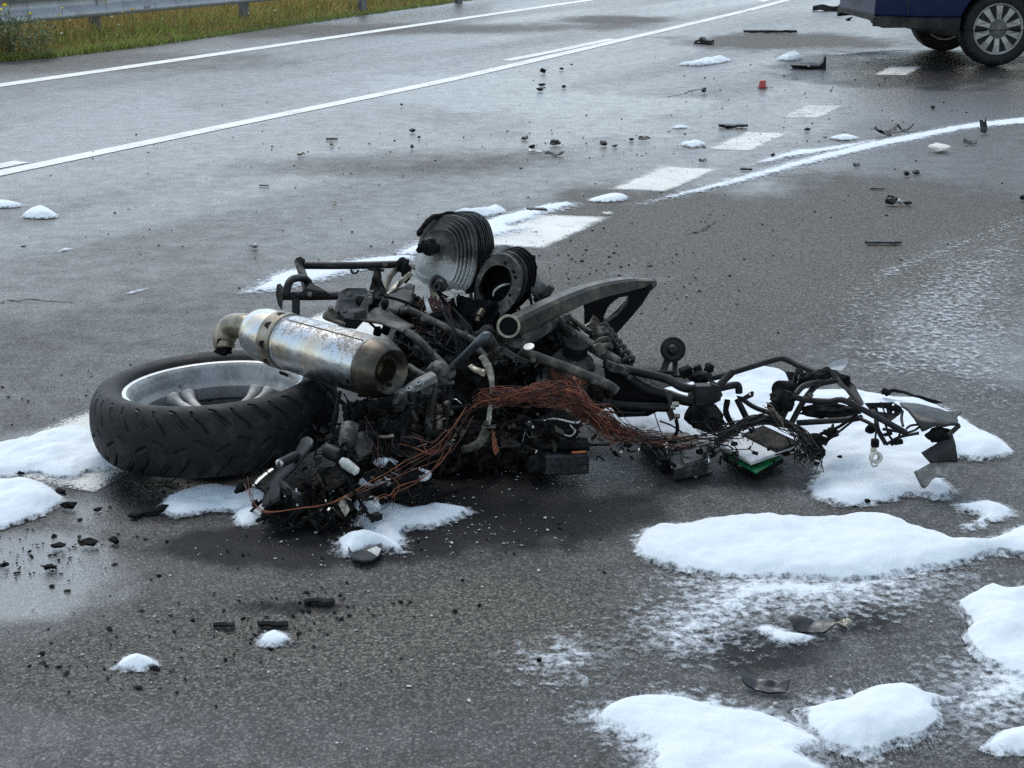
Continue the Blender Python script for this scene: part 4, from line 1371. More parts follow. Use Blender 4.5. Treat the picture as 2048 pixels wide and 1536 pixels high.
# -- front suspension arm -------------------------------------------------------
arm = BK('suspension_arm', bar(PP([(1024, 655, 3.715), (1100, 617, 3.84), (1180, 584, 4.0), (1250, 569, 4.13), (1302, 564, 4.22)]), [.045, .045, .045, .04, .03], [.052, .050, .044, .036, .016], 6, ch=.35), worn('arm_metal', (.012, .011, .010), (.04, .035, .028), (.12, .10, .072), 10, (.35, .6), .4, .25), None)
BK('arm_web', bar(PP([(1030, 678, 3.73), (1060, 668, 3.78), (1100, 646, 3.88), (1130, 630, 3.95)]), .04, [.045, .036, .026, .014], 5), 'aluminium_dark', arm)
rc = P(1017, 653, 3.685)
rax = Vector((.05, -.92, .32))
BK('eye_ring', lathe([(.0225, -.03), (.029, -.03), (.030, 0), (.0285, .006), (.0235, .006), (.0225, 0)], rc, rax, 40, closed=True), worn('ring_metal', (.16, .14, .10), (.34, .31, .24), None, 20, (.35, .5), .6, .1), arm)
BK('bushing', lathe([(.0215, 0), (.0215, -.002), (.016, -.004), (.015, .002), (.009, .003), (.006, -.004), (0, -.004)], rc, rax, 32), 'soot_black', arm)
hole = [(1259, 590), (1237, 595), (1217, 611), (1205, 632), (1206, 643), (1217, 643), (1237, 628), (1254, 606)]
BK('arm_plate', plate(PP([(x, y, 4.22) for x, y in [(1164, 601), (1169, 621), (1169, 652), (1208, 658), (1229, 673), (1251, 649), (1285, 609), (1303, 580), (1300, 566), (1258, 568), (1203, 583)]]), .035, [PP([(x, y, 4.22) for x, y in hole])]), 'soot_black', arm, False, .004)
BK('pivot_boss', lathe([(.0, .0), (.012, .0), (.014, .01), (.014, .045), (0, .045)], P(1297, 573, 4.19), (.3, .9, 0), 16), 'black_steel', arm)
BK('brass_bracket', plate(PP([(1170, 652, 4.17), (1180, 646, 4.17), (1187, 634, 4.17), (1197, 640, 4.17), (1208, 659, 4.17), (1190, 662, 4.17)]), .01), 'brass_steel', arm, False, .002)

# -- front frame ------------------------------------------------------------
fr = BK('front_frame', bar(PP([(1100, 640, 3.9), (1170, 684, 3.84), (1236, 726, 3.78)]), .026, .027, ch=.4), 'grey_tube')
BK('frame_tube', tube(PP([(1215, 728, 3.78), (1250, 738, 3.77), (1328, 756, 3.74), (1366, 775, 3.72), (1402, 779, 3.72)]), .0115, 14), 'black_steel', fr)
BK('frame_lug', plate(PP([(1214, 722, 3.75), (1245, 733, 3.75), (1262, 742, 3.75), (1255, 750, 3.75), (1218, 742, 3.75), (1211, 733, 3.75)]), .014, [circle(P(1221, 732, 3.75), .004, 10)]), 'grey_tube', fr, False, .003)
BK('frame_tube', tube(PP([(1040, 702, 3.66), (1080, 716, 3.66), (1150, 742, 3.65), (1215, 770, 3.65), (1233, 783, 3.65)]), [.012, .0125, .0125, .0125, .012], 14), 'ash_tube', fr)
BK('gusset', plate(PP([(1208, 735, 3.8), (1245, 742, 3.8), (1300, 772, 3.79), (1345, 795, 3.78), (1335, 812, 3.78), (1295, 828, 3.78), (1240, 830, 3.79), (1222, 812, 3.8), (1212, 775, 3.8)]), .05), 'soot_black', fr, False, .006)
BK('frame_tube', tube(PP([(1245, 745, 3.78), (1290, 775, 3.76), (1330, 788, 3.75), (1366, 800, 3.73), (1400, 805, 3.72)]), .0135, 12), 'black_steel', fr)
BK('frame_tube', tube(PP([(1205, 804, 3.77), (1260, 812, 3.76), (1345, 816, 3.74)]), .0115, 12), 'black_steel', fr)
BK('rod', tube(PP([(1175, 822, 3.74), (1240, 825, 3.73), (1284, 826, 3.73), (1292, 818, 3.73)]), .003, 8), 'black_steel', fr)
BK('head_plate', join([box(P(1408, 788, 3.68), (.048, .03, .05), (1, .1, 0)), lathe([(.0, .006), (.007, .006), (.008, .004), (.017, .003), (.018, 0), (.018, -.01)], P(1406, 790, 3.665), (0, -1, .1), 24)]), 'black_steel', fr, 'auto', .002)
BK('head_gusset', plate(PP([(1424, 768, 3.67), (1442, 776, 3.67), (1440, 800, 3.67), (1424, 808, 3.67)]), .02), 'black_steel', fr, False, .002)
BK('steering_boss', crumple(lathe([(.02, 0), (.033, .002), (.036, .02), (.036, .06), (.028, .085), (.015, .09)], P(1378, 815, 3.72), (.55, -.05, -.3), 26), .004, 40), 'charred', fr)
BK('burnt_module', crumple(lump(P(1412, 838, 3.7), (.042, .03, .026), 3, .5, 2.4, 14), .005, 50), 'charred', fr, False)
BK('slotted_plate', plate(PP([(1412, 815, 3.65), (1432, 810, 3.65), (1444, 826, 3.65), (1436, 838, 3.65)]), .008, [circle(P(1433, 826, 3.65), .003, 8)]), 'black_steel', fr, False, .001)
BK('bracket', join([crumple(plate(PP([(1331, 783, 3.7), (1344, 782, 3.7), (1345, 796, 3.7), (1337, 802, 3.7), (1334, 795, 3.7)]), .004), .001, 60), plate(PP([(1333, 826, 3.7), (1346, 820, 3.7), (1352, 836, 3.7), (1340, 843, 3.7)]), .004), tube(PP([(1340, 800, 3.7), (1341, 820, 3.7)]), .006, 8)]), 'ash_tube', fr, False)
BK('bolt', join([boltg(P(1347, 808, 3.69), (1, -.3, 0), .007, .014), boltg(P(1350, 832, 3.69), (1, -.3, 0), .007, .012), boltg(P(1342, 814, 3.69), (1, -.3, 0), .007, .012)]), 'brass_steel', fr)
BK('cable', tube(PP([(1352, 838, 3.7), (1355, 856, 3.69), (1352, 868, 3.68), (1345, 874, 3.68)]), .005, 8), 'soot_black', fr)
BK('thin_cable', tube(PP([(1320, 842, 3.75), (1345, 852, 3.72), (1365, 866, 3.7)]), .0022, 6), 'soot_black', fr)
BK('thin_cable', tube(PP([(1308, 824, 3.75), (1315, 845, 3.74), (1322, 865, 3.72)]), .0014, 6), 'soot_black', fr)
# horn
horn = BK('horn', lathe([(0, -.012), (.011, -.012), (.013, -.006), (.022, -.003), (.030, -.002), (.034, .002), (.034, .007), (.029, .009), (.027, .006), (.016, .006), (.013, .016), (.008, .02), (0, .02)], P(1346, 699, 3.93), (-.12, -.95, .28), 40), 'black_steel', None)
BK('horn_bracket', bar(PP([(1337, 716, 3.93), (1331, 730, 3.92), (1324, 746, 3.9)]), .02, .004, up=(.3, -1, 0)), 'black_steel', horn)
BK('horn_bracket', bar(PP([(1350, 716, 3.94), (1350, 735, 3.93), (1346, 764, 3.9)]), .014, .004, up=(-.2, -1, 0)), 'black_steel', horn)
BK('bracket_foot', bar(PP([(1314, 743, 3.9), (1326, 744, 3.9), (1346, 745, 3.9)]), .014, .01), 'black_steel', horn)
# handlebar-like upper tube of the fairing carrier
car_ = BK('fairing_carrier', tube(PP([(1400, 760, 3.86), (1430, 755, 3.87), (1468, 744, 3.88), (1520, 728, 3.9), (1552, 719, 3.91), (1568, 718, 3.91), (1595, 730, 3.89), (1640, 748, 3.84), (1652, 753, 3.82)]), .0082, 14), 'black_steel')
BK('stub_tube', tube(PP([(1428, 784, 3.7), (1445, 764, 3.71), (1466, 743, 3.72)]), .0095, 12), 'black_steel', car_)
BK('stub_tube', tube(PP([(1436, 777, 3.74), (1470, 770, 3.74), (1477, 774, 3.74), (1478, 786, 3.74)]), .0095, 12), 'black_steel', car_)
BK('hook_bracket', plate(PP([(1473, 792, 3.7), (1486, 794, 3.7), (1504, 783, 3.7), (1508, 784, 3.7), (1507, 793, 3.7), (1490, 801, 3.7), (1478, 804, 3.7)]), .004, [circle(P(1500, 789, 3.7), .0025, 8)]), 'black_steel', car_, False)
BK('strut', bar(PP([(1474, 798, 3.72), (1490, 830, 3.7), (1507, 866, 3.67)]), .014, .012), 'black_steel', car_)
BK('strut', bar(PP([(1484, 798, 3.73), (1510, 815, 3.72), (1545, 826, 3.7), (1568, 826, 3.7)]), .012, .010), 'black_steel', car_)
BK('strut', bar(PP([(1455, 800, 3.73), (1452, 825, 3.71), (1466, 852, 3.69)]), .014, .010), 'soot_black', car_)
BK('relay', join([box(P(1372, 744, 3.84), (.03, .025, .025), (1, .3, .3)), box(P(1395, 738, 3.85), (.02, .02, .018), (1, -.3, .5)), lump(P(1418, 737, 3.86), (.015, .015, .014), 2, .5, 2, 2), lump(P(1402, 754, 3.82), (.03, .02, .016), 3, .6, 2, 5)]), 'charred', car_, False, .002)
BK('relay_lead', join([tube(PP([(1350, 752, 3.84), (1400, 755, 3.82), (1430, 766, 3.8)]), .003, 6), tube(PP([(1406, 745, 3.82), (1418, 760, 3.8), (1432, 768, 3.78)]), .004, 6)]), 'soot_black', car_)
for k, pts in enumerate([
    [(1584, 793, 3.66), (1613, 800, 3.66), (1657, 803, 3.64), (1684, 800, 3.62), (1717, 815, 3.6), (1765, 840, 3.57), (1812, 866, 3.54)],
    [(1594, 846, 3.7), (1640, 843, 3.68), (1698, 839, 3.66), (1723, 835, 3.64)],
    [(1584, 844, 3.7), (1600, 814, 3.72), (1617, 788, 3.74), (1638, 769, 3.77), (1672, 761, 3.78)],
    [(1590, 790, 3.7), (1606, 773, 3.73), (1630, 766, 3.76), (1650, 764, 3.78)],
    [(1560, 846, 3.72), (1575, 815, 3.72), (1592, 790, 3.71)]]):
    BK('carrier_tube', tube(PP(pts), [.0078]*len(pts), 12), 'black_steel', car_)
BK('flat_bar', bar(PP([(1664, 744, 3.76), (1690, 775, 3.72), (1719, 808, 3.67)]), .009, .006, up=(0, -1, 0)), 'grey_tube', car_)
BK('carrier_plate', plate(PP([(1656, 738, 3.79), (1672, 742, 3.79), (1698, 762, 3.77), (1708, 770, 3.76), (1727, 806, 3.7), (1716, 808, 3.7), (1692, 778, 3.75), (1668, 758, 3.78)]), .008), 'plastic_black', car_, False, .002)
BK('lamp_bracket', plate(PP([(1728, 806, 3.68), (1786, 804, 3.64), (1802, 813, 3.63), (1805, 823, 3.63), (1796, 831, 3.63), (1776, 846, 3.62), (1742, 823, 3.66)]), .005, [PP([(1754, 815, 3.655), (1772, 817, 3.65), (1774, 825, 3.645), (1756, 823, 3.655)]), circle(P(1786, 809, 3.64), .0032, 8), circle(P(1786, 824, 3.638), .003, 8)]), 'black_steel', car_, False, .001)
for pts, r in (([(1805, 822, 3.63), (1803, 838, 3.6), (1806, 852, 3.57)], .0035), ([(1715, 835, 3.63), (1745, 850, 3.6), (1765, 872, 3.57)], .005), ([(1752, 840, 3.6), (1757, 862, 3.57), (1772, 889, 3.55)], .006), ([(1772, 889, 3.55), (1800, 874, 3.54), (1838, 866, 3.53)], .004), ([(1765, 858, 3.57), (1790, 862, 3.56), (1812, 866, 3.54)], .004), ([(1770, 846, 3.58), (1778, 870, 3.56), (1785, 880, 3.55)], .003), ([(1790, 852, 3.57), (1800, 862, 3.55), (1795, 882, 3.54)], .003), ([(1812, 866, 3.54), (1830, 860, 3.54), (1841, 850, 3.55), (1822, 851, 3.56), (1812, 858, 3.56)], .003)):
    BK('lamp_frame_rod', tube(PP(pts), r, 8), 'black_steel', car_)
BK('connector', join([box(P(1797, 884, 3.54), (.02, .012, .01), (1, 0, .2)), box(P(1785, 886, 3.54), (.012, .012, .008), (1, 0, .5)), lump(P(1740, 858, 3.6), (.012, .01, .012), 2, .5, 2, 3), box(P(1776, 868, 3.55), (.02, .01, .006), (1, 0, .3))]), 'charred', car_, False)
# fairing remains at the far right
fp = sheet([PP([(1800, 806, 3.66), (1850, 812, 3.64), (1905, 828, 3.6)]), PP([(1812, 818, 3.6), (1860, 826, 3.57), (1917, 842, 3.54)]), PP([(1827, 836, 3.55), (1866, 842, 3.52), (1913, 850, 3.5)]), PP([(1843, 862, 3.52), (1866, 853, 3.51), (1892, 854, 3.5)])], .006)
fai = BK('fairing_remnant', crumple(fp, .004, 22), 'plastic_black', None, True)
fai['label'] = 'torn black fairing piece at the front end of the wreck'
BK('fairing_tail', plate(PP([(1880, 822, 3.62), (1923, 823, 3.6), (1912, 834, 3.58), (1898, 830, 3.6)]), .004), 'plastic_black', fai, False)
BK('fairing_flap', crumple(sheet([PP([(1842, 905, 3.5), (1864, 892, 3.51), (1884, 880, 3.52), (1904, 868, 3.53)]), PP([(1852, 916, 3.49), (1872, 906, 3.5), (1894, 898, 3.51), (1911, 892, 3.52)]), PP([(1862, 926, 3.49), (1880, 924, 3.5), (1900, 924, 3.51), (1915, 925, 3.52)])], .004), .003, 30), 'plastic_black', fai, True)
BK('inner_lug', crumple(lump(P(1878, 868, 3.53), (.03, .016, .02), 3, .5, 2, 5), .003, 60), 'charred', fai, False)
BK('edge_strip', bar(PP([(1892, 872, 3.52), (1906, 862, 3.52), (1919, 850, 3.53)]), .006, .012), 'grey_tube', fai)
mk = worn('dusty_plastic', (.09, .09, .085), (.17, .165, .15), (.34, .33, .29), 26, (.5, .8), .1, .4)
BK('mirror_shell', plate(PP([(1832, 942, 3.46), (1864, 925, 3.5), (1885, 924, 3.52), (1934, 929, 3.53), (1932, 934, 3.52), (1896, 953, 3.49), (1876, 952, 3.48), (1864, 960, 3.47), (1853, 974, 3.45), (1847, 972, 3.45)]), .008), mk, fai, False, .003)
# bulb holder hanging on its lead
BK('bulb_lead', tube(PP([(1750, 846, 3.58), (1752, 862, 3.55), (1750, 880, 3.53)]), .0025, 6), 'soot_black', car_)
bh = BK('bulb_holder', box(P(1750, 886, 3.53), (.018, .016, .02), (1, 0, 0)), 'soot_black', car_, False, .002)
BK('bulb_socket', join([lathe([(.008, -.004), (.013, -.004), (.0155, 0), (.0155, .012), (.012, .014), (.008, .012)], P(1750, 914, 3.52), (.1, -.95, .2), 24, closed=True), box(P(1747, 900, 3.525), (.012, .012, .014)), bar(PP([(1742, 925, 3.51), (1746, 933, 3.51), (1756, 930, 3.51)]), .004, .003)]), worn('pale_ceramic', (.3, .29, .25), (.5, .49, .43), None, 30, (.5, .7)), bh)
BK('plastic_shard', crumple(plate(PP([(1651, 736, 3.95), (1664, 724, 3.95), (1692, 715, 3.95), (1697, 724, 3.95), (1684, 741, 3.93)]), .004), .002, 50), worn('milky_plastic', (.35, .36, .36), (.52, .53, .53), None, 20, (.3, .5)), car_, False)
BK('pedal_bracket', plate(PP([(1594, 734, 3.83), (1602, 732, 3.83), (1609, 750, 3.82), (1603, 772, 3.8), (1590, 775, 3.8), (1585, 768, 3.8)]), .01, [PP([(1598, 746, 3.825), (1603, 750, 3.82), (1600, 764, 3.81), (1594, 766, 3.81)])]), 'black_steel', car_, False, .001)
BK('pedal_rubber', plate(PP([(1572, 744, 3.86), (1590, 745, 3.86), (1588, 770, 3.84), (1580, 764, 3.85)]), .008), 'grey_tube', car_, False, .002)
BK('lock_body', join([crumple(seg_cyl(P(1556, 778, 3.72), P(1580, 778, 3.76), .022), .003, 40), lump(P(1560, 796, 3.7), (.026, .02, .022), 3, .5, 2.2, 6), lump(P(1552, 812, 3.69), (.02, .016, .014), 3, .5, 2, 7), lump(P(1575, 806, 3.68), (.018, .016, .024), 3, .5, 2, 8)]), 'charred', car_, 'auto')
BK('lock_tab', plate(PP([(1570, 780, 3.68), (1584, 785, 3.68), (1592, 795, 3.68), (1586, 797, 3.68), (1576, 792, 3.68)]), .004), 'grey_tube', car_, False)
BK('charred_dash', join([crumple(lump(P(1660, 822, 3.72), (.07, .03, .018), 4, .5, 2.5, 3), .006, 40), lump(P(1640, 752, 3.8), (.03, .02, .014), 3, .6, 2.5, 8), lump(P(1615, 758, 3.8), (.022, .02, .018), 3, .6, 2.5, 9), lump(P(1655, 745, 3.8), (.016, .014, .014), 2, .5, 2.5, 10), lump(P(1690, 760, 3.77), (.014, .014, .014), 2, .5, 2.5, 11)]), 'charred', car_, False)
BK('burnt_lead', join([tube(PP(p), r, 6) for p, r in [([(1640, 868, 3.62), (1675, 855, 3.62), (1705, 835, 3.63), (1715, 826, 3.63)], .004), ([(1650, 885, 3.6), (1680, 862, 3.6), (1710, 838, 3.62)], .003), ([(1666, 850, 3.66), (1660, 870, 3.62), (1650, 890, 3.6)], .004), ([(1600, 860, 3.65), (1630, 880, 3.62), (1640, 900, 3.6)], .003), ([(1762, 805, 3.66), (1768, 822, 3.62), (1774, 838, 3.6)], .0022)]]), 'charred', car_, False)
BK('burnt_plug', join([crumple(lump(P(1632, 880, 3.6), (.026, .02, .016), 3, .5, 2.4, 4), .004, 60), crumple(lump(P(1662, 866, 3.62), (.02, .016, .012), 3, .5, 2.4, 6), .003, 60), crumple(lump(P(1638, 902, 3.58), (.016, .014, .016), 3, .5, 2.4, 7), .003, 60)]), 'charred', car_, False)

# -- strut, brake line, alternator -----------------------------------------------
BK('brake_line', tube(PP([(1121, 620, 4.0), (1145, 640, 3.97), (1167, 656, 3.95), (1180, 665, 3.93), (1205, 661, 3.92)]), .0068, 12), 'ash_tube')
coil = []
Ca, Cb = np.array(P(1196, 662, 3.96)), np.array(P(1256, 738, 3.86))
Bx = basis(Cb-Ca)
L_ = np.linalg.norm(Cb-Ca)
coil = [Ca+Bx[2]*L_*i/84+Bx[0]*.03*math.cos(i*.52)+Bx[1]*.03*math.sin(i*.52) for i in range(85)]
strut = BK('suspension_strut', tube([Ca, Cb], .017, 16), 'soot_black')
BK('coil_spring', tube(coil, .0062, 8, 1), 'black_steel', strut, True)
BK('perished_boot', crumple(lump(P(1204, 674, 3.9), (.026, .022, .026), 4, .4, 2.6, 3), .006, 50), 'ash_tube', strut, True)
BK('clamp', join([tube(PP([(1192, 692, 3.8), (1198, 682, 3.8), (1212, 678, 3.81), (1217, 684, 3.82)]), .008, 10), tube(PP([(1196, 702, 3.79), (1205, 692, 3.79), (1218, 690, 3.8), (1222, 694, 3.81)]), .007, 10), box(P(1199, 697, 3.79), (.022, .02, .03), (1, 0, .5))]), 'ash_tube', strut)
BK('hose', tube(PP([(1212, 668, 3.88), (1228, 690, 3.86), (1240, 712, 3.85)]), [.008, .009, .006], 10), 'soot_black', strut)
ac, aax = P(1140, 752, 3.83), Vector((.15, -.28, 1)).normalized()
alt = BK('alternator', lathe([(.02, .066), (.04, .064), (.054, .052), (.056, .030), (.050, .028), (.050, .0), (.056, -.002), (.056, -.03), (.045, -.045), (0, -.045)], ac, aax, 44), 'ash_tube')
BK('stator_band', lathe([(.0515, .002), (.0535, .004), (.0535, .026), (.0515, .028)], ac, aax, 44, closed=True), 'rust', alt)
BK('pulley', lathe([(.0, .10), (.03, .10)]+[(.032-(.004 if i % 2 else 0), .098-i*.0035) for i in range(9)]+[(.02, .066)], ac, aax, 36), 'soot_black', alt)
Ba = basis(aax)
for i in range(14):
    a = i*2*math.pi/14
    r3 = np.array(ac)+np.array(aax)*-.016+(Ba[0]*math.cos(a)+Ba[1]*math.sin(a))*.0562
    BK('vent_slot', box(r3, (.004, .003, .02), np.cross(np.array(aax), Ba[0]*math.cos(a)+Ba[1]*math.sin(a)), aax), 'soot_black', alt, False)
    if i % 3 == 0:
        BK('lug', box(np.array(ac)+np.array(aax)*.04+(Ba[0]*math.cos(a+.2)+Ba[1]*math.sin(a+.2))*.056, (.016, .008, .016), np.cross(np.array(aax), Ba[0]*math.cos(a+.2)+Ba[1]*math.sin(a+.2)), aax), 'ash_tube', alt, False, .002)
BK('case_cover', crumple(lump(P(1100, 772, 3.86), (.045, .04, .05), 4, .25, 2, 15), .004, 40), 'aluminium_dark', None, 'auto')
for i in range(7):
    BK('cover_rib', box(P(1112+i*7, 792+i*2, 3.79), (.003, .02, .035), (1, 0, .3)), 'ash_tube', None, False)

# -- middle frame --------------------------------------------------------------
mid = BK('main_frame', tube(PP([(818, 620, 3.86), (845, 632, 3.84), (877, 648, 3.8), (920, 668, 3.76), (962, 688, 3.72)]), .0105, 14), 'grey_tube')
BK('frame_tube', tube(PP([(812, 662, 3.7), (832, 676, 3.68), (858, 702, 3.66), (888, 734, 3.62)]), [.010, .0105, .0105, .012], 14), 'grey_tube', mid)
BK('frame_tube', tube(PP([(816, 733, 3.62), (840, 748, 3.6), (866, 758, 3.58)]), .0095, 12), 'grey_tube', mid)
BK('frame_node', crumple(lump(P(880, 744, 3.6), (.034, .026, .026), 4, .4, 2.2, 3), .004, 50), 'grey_tube', mid, 'auto')
BK('handle_bar', tube(PP([(896, 741, 3.6), (925, 715, 3.57), (955, 687, 3.54), (972, 674, 3.53), (980, 674, 3.53)]), [.0085, .009, .0115, .014, .011], 16), worn('blued_steel', (.016, .019, .024), (.035, .042, .052), (.075, .083, .095), 20, (.35, .6), .4, .2), mid)
BK('handle_stub', tube(PP([(978, 676, 3.53), (988, 694, 3.56), (992, 712, 3.58)]), [.013, .011, .009], 12), 'grey_tube', mid)
foot = BK('footrest_casting', crumple(bar(PP([(868, 754, 3.56), (842, 766, 3.54), (816, 780, 3.52), (795, 792, 3.5)]), [.03, .034, .03, .024], [.024, .02, .017, .016]), .002, 50), worn('ashy_casting', (.04, .042, .043), (.12, .122, .12), (.24, .24, .232), 26, (.5, .75), .2, .4))
for q in ((820, 778, 3.49), (839, 766, 3.51)):
    BK('boss', lathe([(.003, .008), (.0065, .008), (.0075, .004), (.0075, -.012), (.003, -.012)], P(*q), (-.3, -.8, .5), 18, closed=True), 'aluminium', foot)
BK('casting_web', plate(PP([(838, 770, 3.53), (864, 760, 3.55), (868, 775, 3.54), (860, 788, 3.53), (842, 789, 3.52)]), .012), 'aluminium_dark', foot, False, .003)
BK('hinge', join([crumple(box(P(800, 803, 3.48), (.03, .03, .03), (1, .2, -.6)), .002, 60), lathe([(.003, .006), (.006, .006), (.007, .0), (.007, -.014)], P(797, 800, 3.465), (-.2, -.8, .5), 14), lathe([(.003, .006), (.006, .006), (.007, .0), (.007, -.014)], P(793, 805, 3.46), (-.2, -.8, .5), 14)]), 'aluminium_dark', foot, 'auto', .002)
BK('burnt_peg', crumple(bar(PP([(802, 798, 3.5), (772, 808, 3.5), (735, 815, 3.52)]), [.03, .035, .03], [.02, .026, .02]), .008, 40), 'charred', foot, False)
for pts, r, m_ in (([(869, 770, 3.58), (864, 810, 3.57), (858, 850, 3.56), (853, 882, 3.55)], [.011, .0105, .0105, .009], 'grey_tube'),
                   ([(900, 764, 3.62), (898, 800, 3.62), (894, 830, 3.61), (890, 862, 3.6)], .008, 'black_steel'),
                   ([(826, 782, 3.5), (823, 800, 3.5), (818, 828, 3.5), (806, 856, 3.5), (797, 880, 3.48), (789, 905, 3.46)], [.009, .012, .014, .013, .012, .008], 'black_steel'),
                   ([(822, 822, 3.49), (830, 834, 3.49), (834, 842, 3.49)], [.007, .006, .004], 'grey_tube'),
                   ([(789, 900, 3.46), (786, 925, 3.44), (790, 950, 3.42)], [.007, .005, .003], 'charred'),
                   ([(907, 765, 3.6), (882, 768, 3.58), (866, 770, 3.56)], .005, 'aluminium_dark')):
    BK('frame_strut', tube(PP(pts), r, 12), m_, mid)
BK('canister', lathe([(.004, .052), (.007, .052), (.007, .044), (.0105, .042), (.0105, .03), (.009, .028), (.0105, .026), (.0105, -.01), (0, -.01)], P(877, 850, 3.57), (.02, 0, 1), 20), 'brass_steel', mid)
BK('melted_lever', crumple(bar(PP([(962, 712, 3.56), (974, 728, 3.55), (982, 752, 3.54), (984, 776, 3.53), (981, 812, 3.52), (976, 850, 3.5)]), [.014, .02, .016, .011, .011, .014], [.008]*6, up=(0, -1, 0)), .003, 60), 'melted_alloy', mid, False)
BK('melted_plate', crumple(sheet([PP([(935, 736, 3.57), (948, 744, 3.56), (966, 752, 3.55)]), PP([(945, 728, 3.58), (956, 734, 3.57), (972, 740, 3.56)])], .006), .006, 70), 'melted_alloy', mid, True)
BK('lever_foot', join([box(P(978, 853, 3.49), (.034, .014, .005), (1, 0, .05)), boltg(P(972, 849, 3.49), (0, 0, 1), .006)]), 'ash_tube', mid, False)
BK('bent_tube', tube(PP([(972, 862, 3.52), (960, 885, 3.5), (940, 896, 3.48), (926, 898, 3.47)]), [.012, .012, .010, .009], 12), 'ash_tube', mid)
BK('link_plate', plate(PP([(992, 700, 3.6), (1004, 694, 3.6), (1018, 702, 3.6), (1038, 714, 3.6), (1058, 722, 3.6), (1050, 728, 3.6), (1030, 722, 3.6), (1008, 708, 3.6), (998, 710, 3.6)]), .006), 'grey_tube', mid, False, .001)
BK('washer', lathe([(0, 0), (.0135, 0), (.0135, .002), (0, .003)], P(1058, 694, 3.62), (-.2, -.35, .95), 20), 'aluminium', mid)
BK('washer', lathe([(0, 0), (.009, 0), (.009, .004), (0, .005)], P(995, 811, 3.5), (.1, -.6, .8), 14), 'bare_steel', mid)
BK('grey_hose', tube(PP([(952, 696, 3.68), (962, 705, 3.66), (975, 715, 3.64)]), [.012, .01, .006], 10), 'grey_tube', mid)
BK('bent_tab', crumple(plate(PP([(918, 640, 3.8), (934, 648, 3.8), (944, 676, 3.78), (936, 678, 3.78), (928, 660, 3.79)]), .004), .003, 60), 'grey_tube', mid, False)
BK('throttle_rods', join([tube(PP([(a, b, 3.8), (a+rng.normal()*12+20, b+45, 3.76), (a+rng.normal()*14+34, b+80, 3.74)]), .0022, 5) for a, b in ((880, 610), (890, 612), (896, 618), (905, 615), (886, 625), (915, 628), (870, 640))]), 'black_steel', mid)
BK('bracket_tab', box(P(1010, 790, 3.62), (.05, .02, .012), (1, 0, .25)), 'ash_tube', mid, False, .002)

# -- seat lock panel, front of the charred pile ---------------------------------
lp = sheet([PP([(606, 878, 3.4), (590, 905, 3.38), (560, 940, 3.36), (536, 968, 3.34), (524, 1015, 3.3)]), PP([(618, 874, 3.38), (606, 898, 3.36), (576, 936, 3.34), (548, 968, 3.32), (536, 1016, 3.28)]), PP([(628, 882, 3.36), (622, 896, 3.34), (596, 930, 3.33), (568, 960, 3.32), (560, 1000, 3.28)])], .006)
lock = BK('seat_lock_panel', crumple(lp, .003, 24), 'plastic_black', None, True)
ka, kb = np.array(P(592, 912, 3.35)), np.array(P(559, 927, 3.28))
BK('lock_barrel', lathe([(.012, 0), (.0118, .02), (.0112, np.linalg.norm(kb-ka))], ka, kb-ka, 24), 'plastic_black', lock)
kd = (kb-ka)/np.linalg.norm(kb-ka)
BK('key_face', lathe([(.0, .0025), (.0085, .0025), (.0105, .001), (.0105, -.001)], kb, kd, 24), 'bare_steel', lock)
BK('key_slot', box(kb+kd*.003, (.0025, .0025, .012), np.cross(kd, [0, 0, 1]), (.3, 0, 1)), 'soot_black', lock, False)
BK('panel_shell', crumple(sheet([PP([(530, 1005, 3.3), (545, 985, 3.34), (570, 965, 3.38)]), PP([(535, 1030, 3.27), (560, 1020, 3.3), (600, 990, 3.34)]), PP([(560, 1050, 3.25), (590, 1035, 3.27), (625, 1010, 3.3)])], .005), .004, 30), 'soot_black', lock, True)
BK('pin', tube(PP([(562, 966, 3.3), (575, 977, 3.29), (586, 986, 3.28)]), .0075, 12), 'grey_tube', lock)
BK('pin_head', boltg(P(588, 988, 3.265), Vector((.6, -.6, -.2)), .012, .02), 'aluminium_dark', lock)
for q in ((586, 996, 3.27), (595, 1010, 3.27), (571, 992, 3.27)):
    BK('rivet', lathe([(.0, .003), (.003, .0025), (.004, 0)], P(*q), (0, -.8, .5), 10), 'bare_steel', lock)
BK('chrome_trim', crumple(bar(PP([(506, 972, 3.36), (524, 954, 3.38), (545, 938, 3.4)]), .012, .006), .002, 60), 'bare_steel', lock)
BK('lever', tube(PP([(470, 985, 3.4), (482, 975, 3.4), (500, 968, 3.4)]), [.004, .012, .01], 8, wob=.5), 'charred', lock, False)
BK('indicator_bulb', lathe([(.0, .04), (.01, .036), (.012, .02), (.0125, 0), (.008, -.012), (0, -.012)], P(690, 926, 3.32), (.75, -.35, -.45), 18), 'ash_pale', lock)
BK('switch_drum', seg_cyl(P(652, 900, 3.36), P(680, 912, 3.34), .018), 'black_steel', lock)
BK('hydraulic_unit', join([crumple(seg_cyl(P(700, 850, 3.42), P(694, 890, 3.38), .022), .002, 40), lathe([(.006, .004), (.014, .003), (.016, -.006), (.016, -.02)], P(690, 888, 3.36), (-.2, -.9, .2), 20)]), 'aluminium_dark', lock, 'auto')
BK('bracket_casting', crumple(plate(PP([(705, 870, 3.4), (735, 862, 3.42), (748, 885, 3.4), (740, 905, 3.38), (718, 912, 3.36), (708, 900, 3.37)]), .02), .003, 50), 'grey_tube', lock, False, .003)
BK('brass_rod', tube(PP([(752, 873, 3.42), (770, 874, 3.42), (786, 872, 3.43)]), [.004, .004, .0055], 10), 'brass_steel', lock)
BK('solenoid', seg_cyl(P(728, 868, 3.42), P(756, 874, 3.42), .012), 'soot_black', lock)
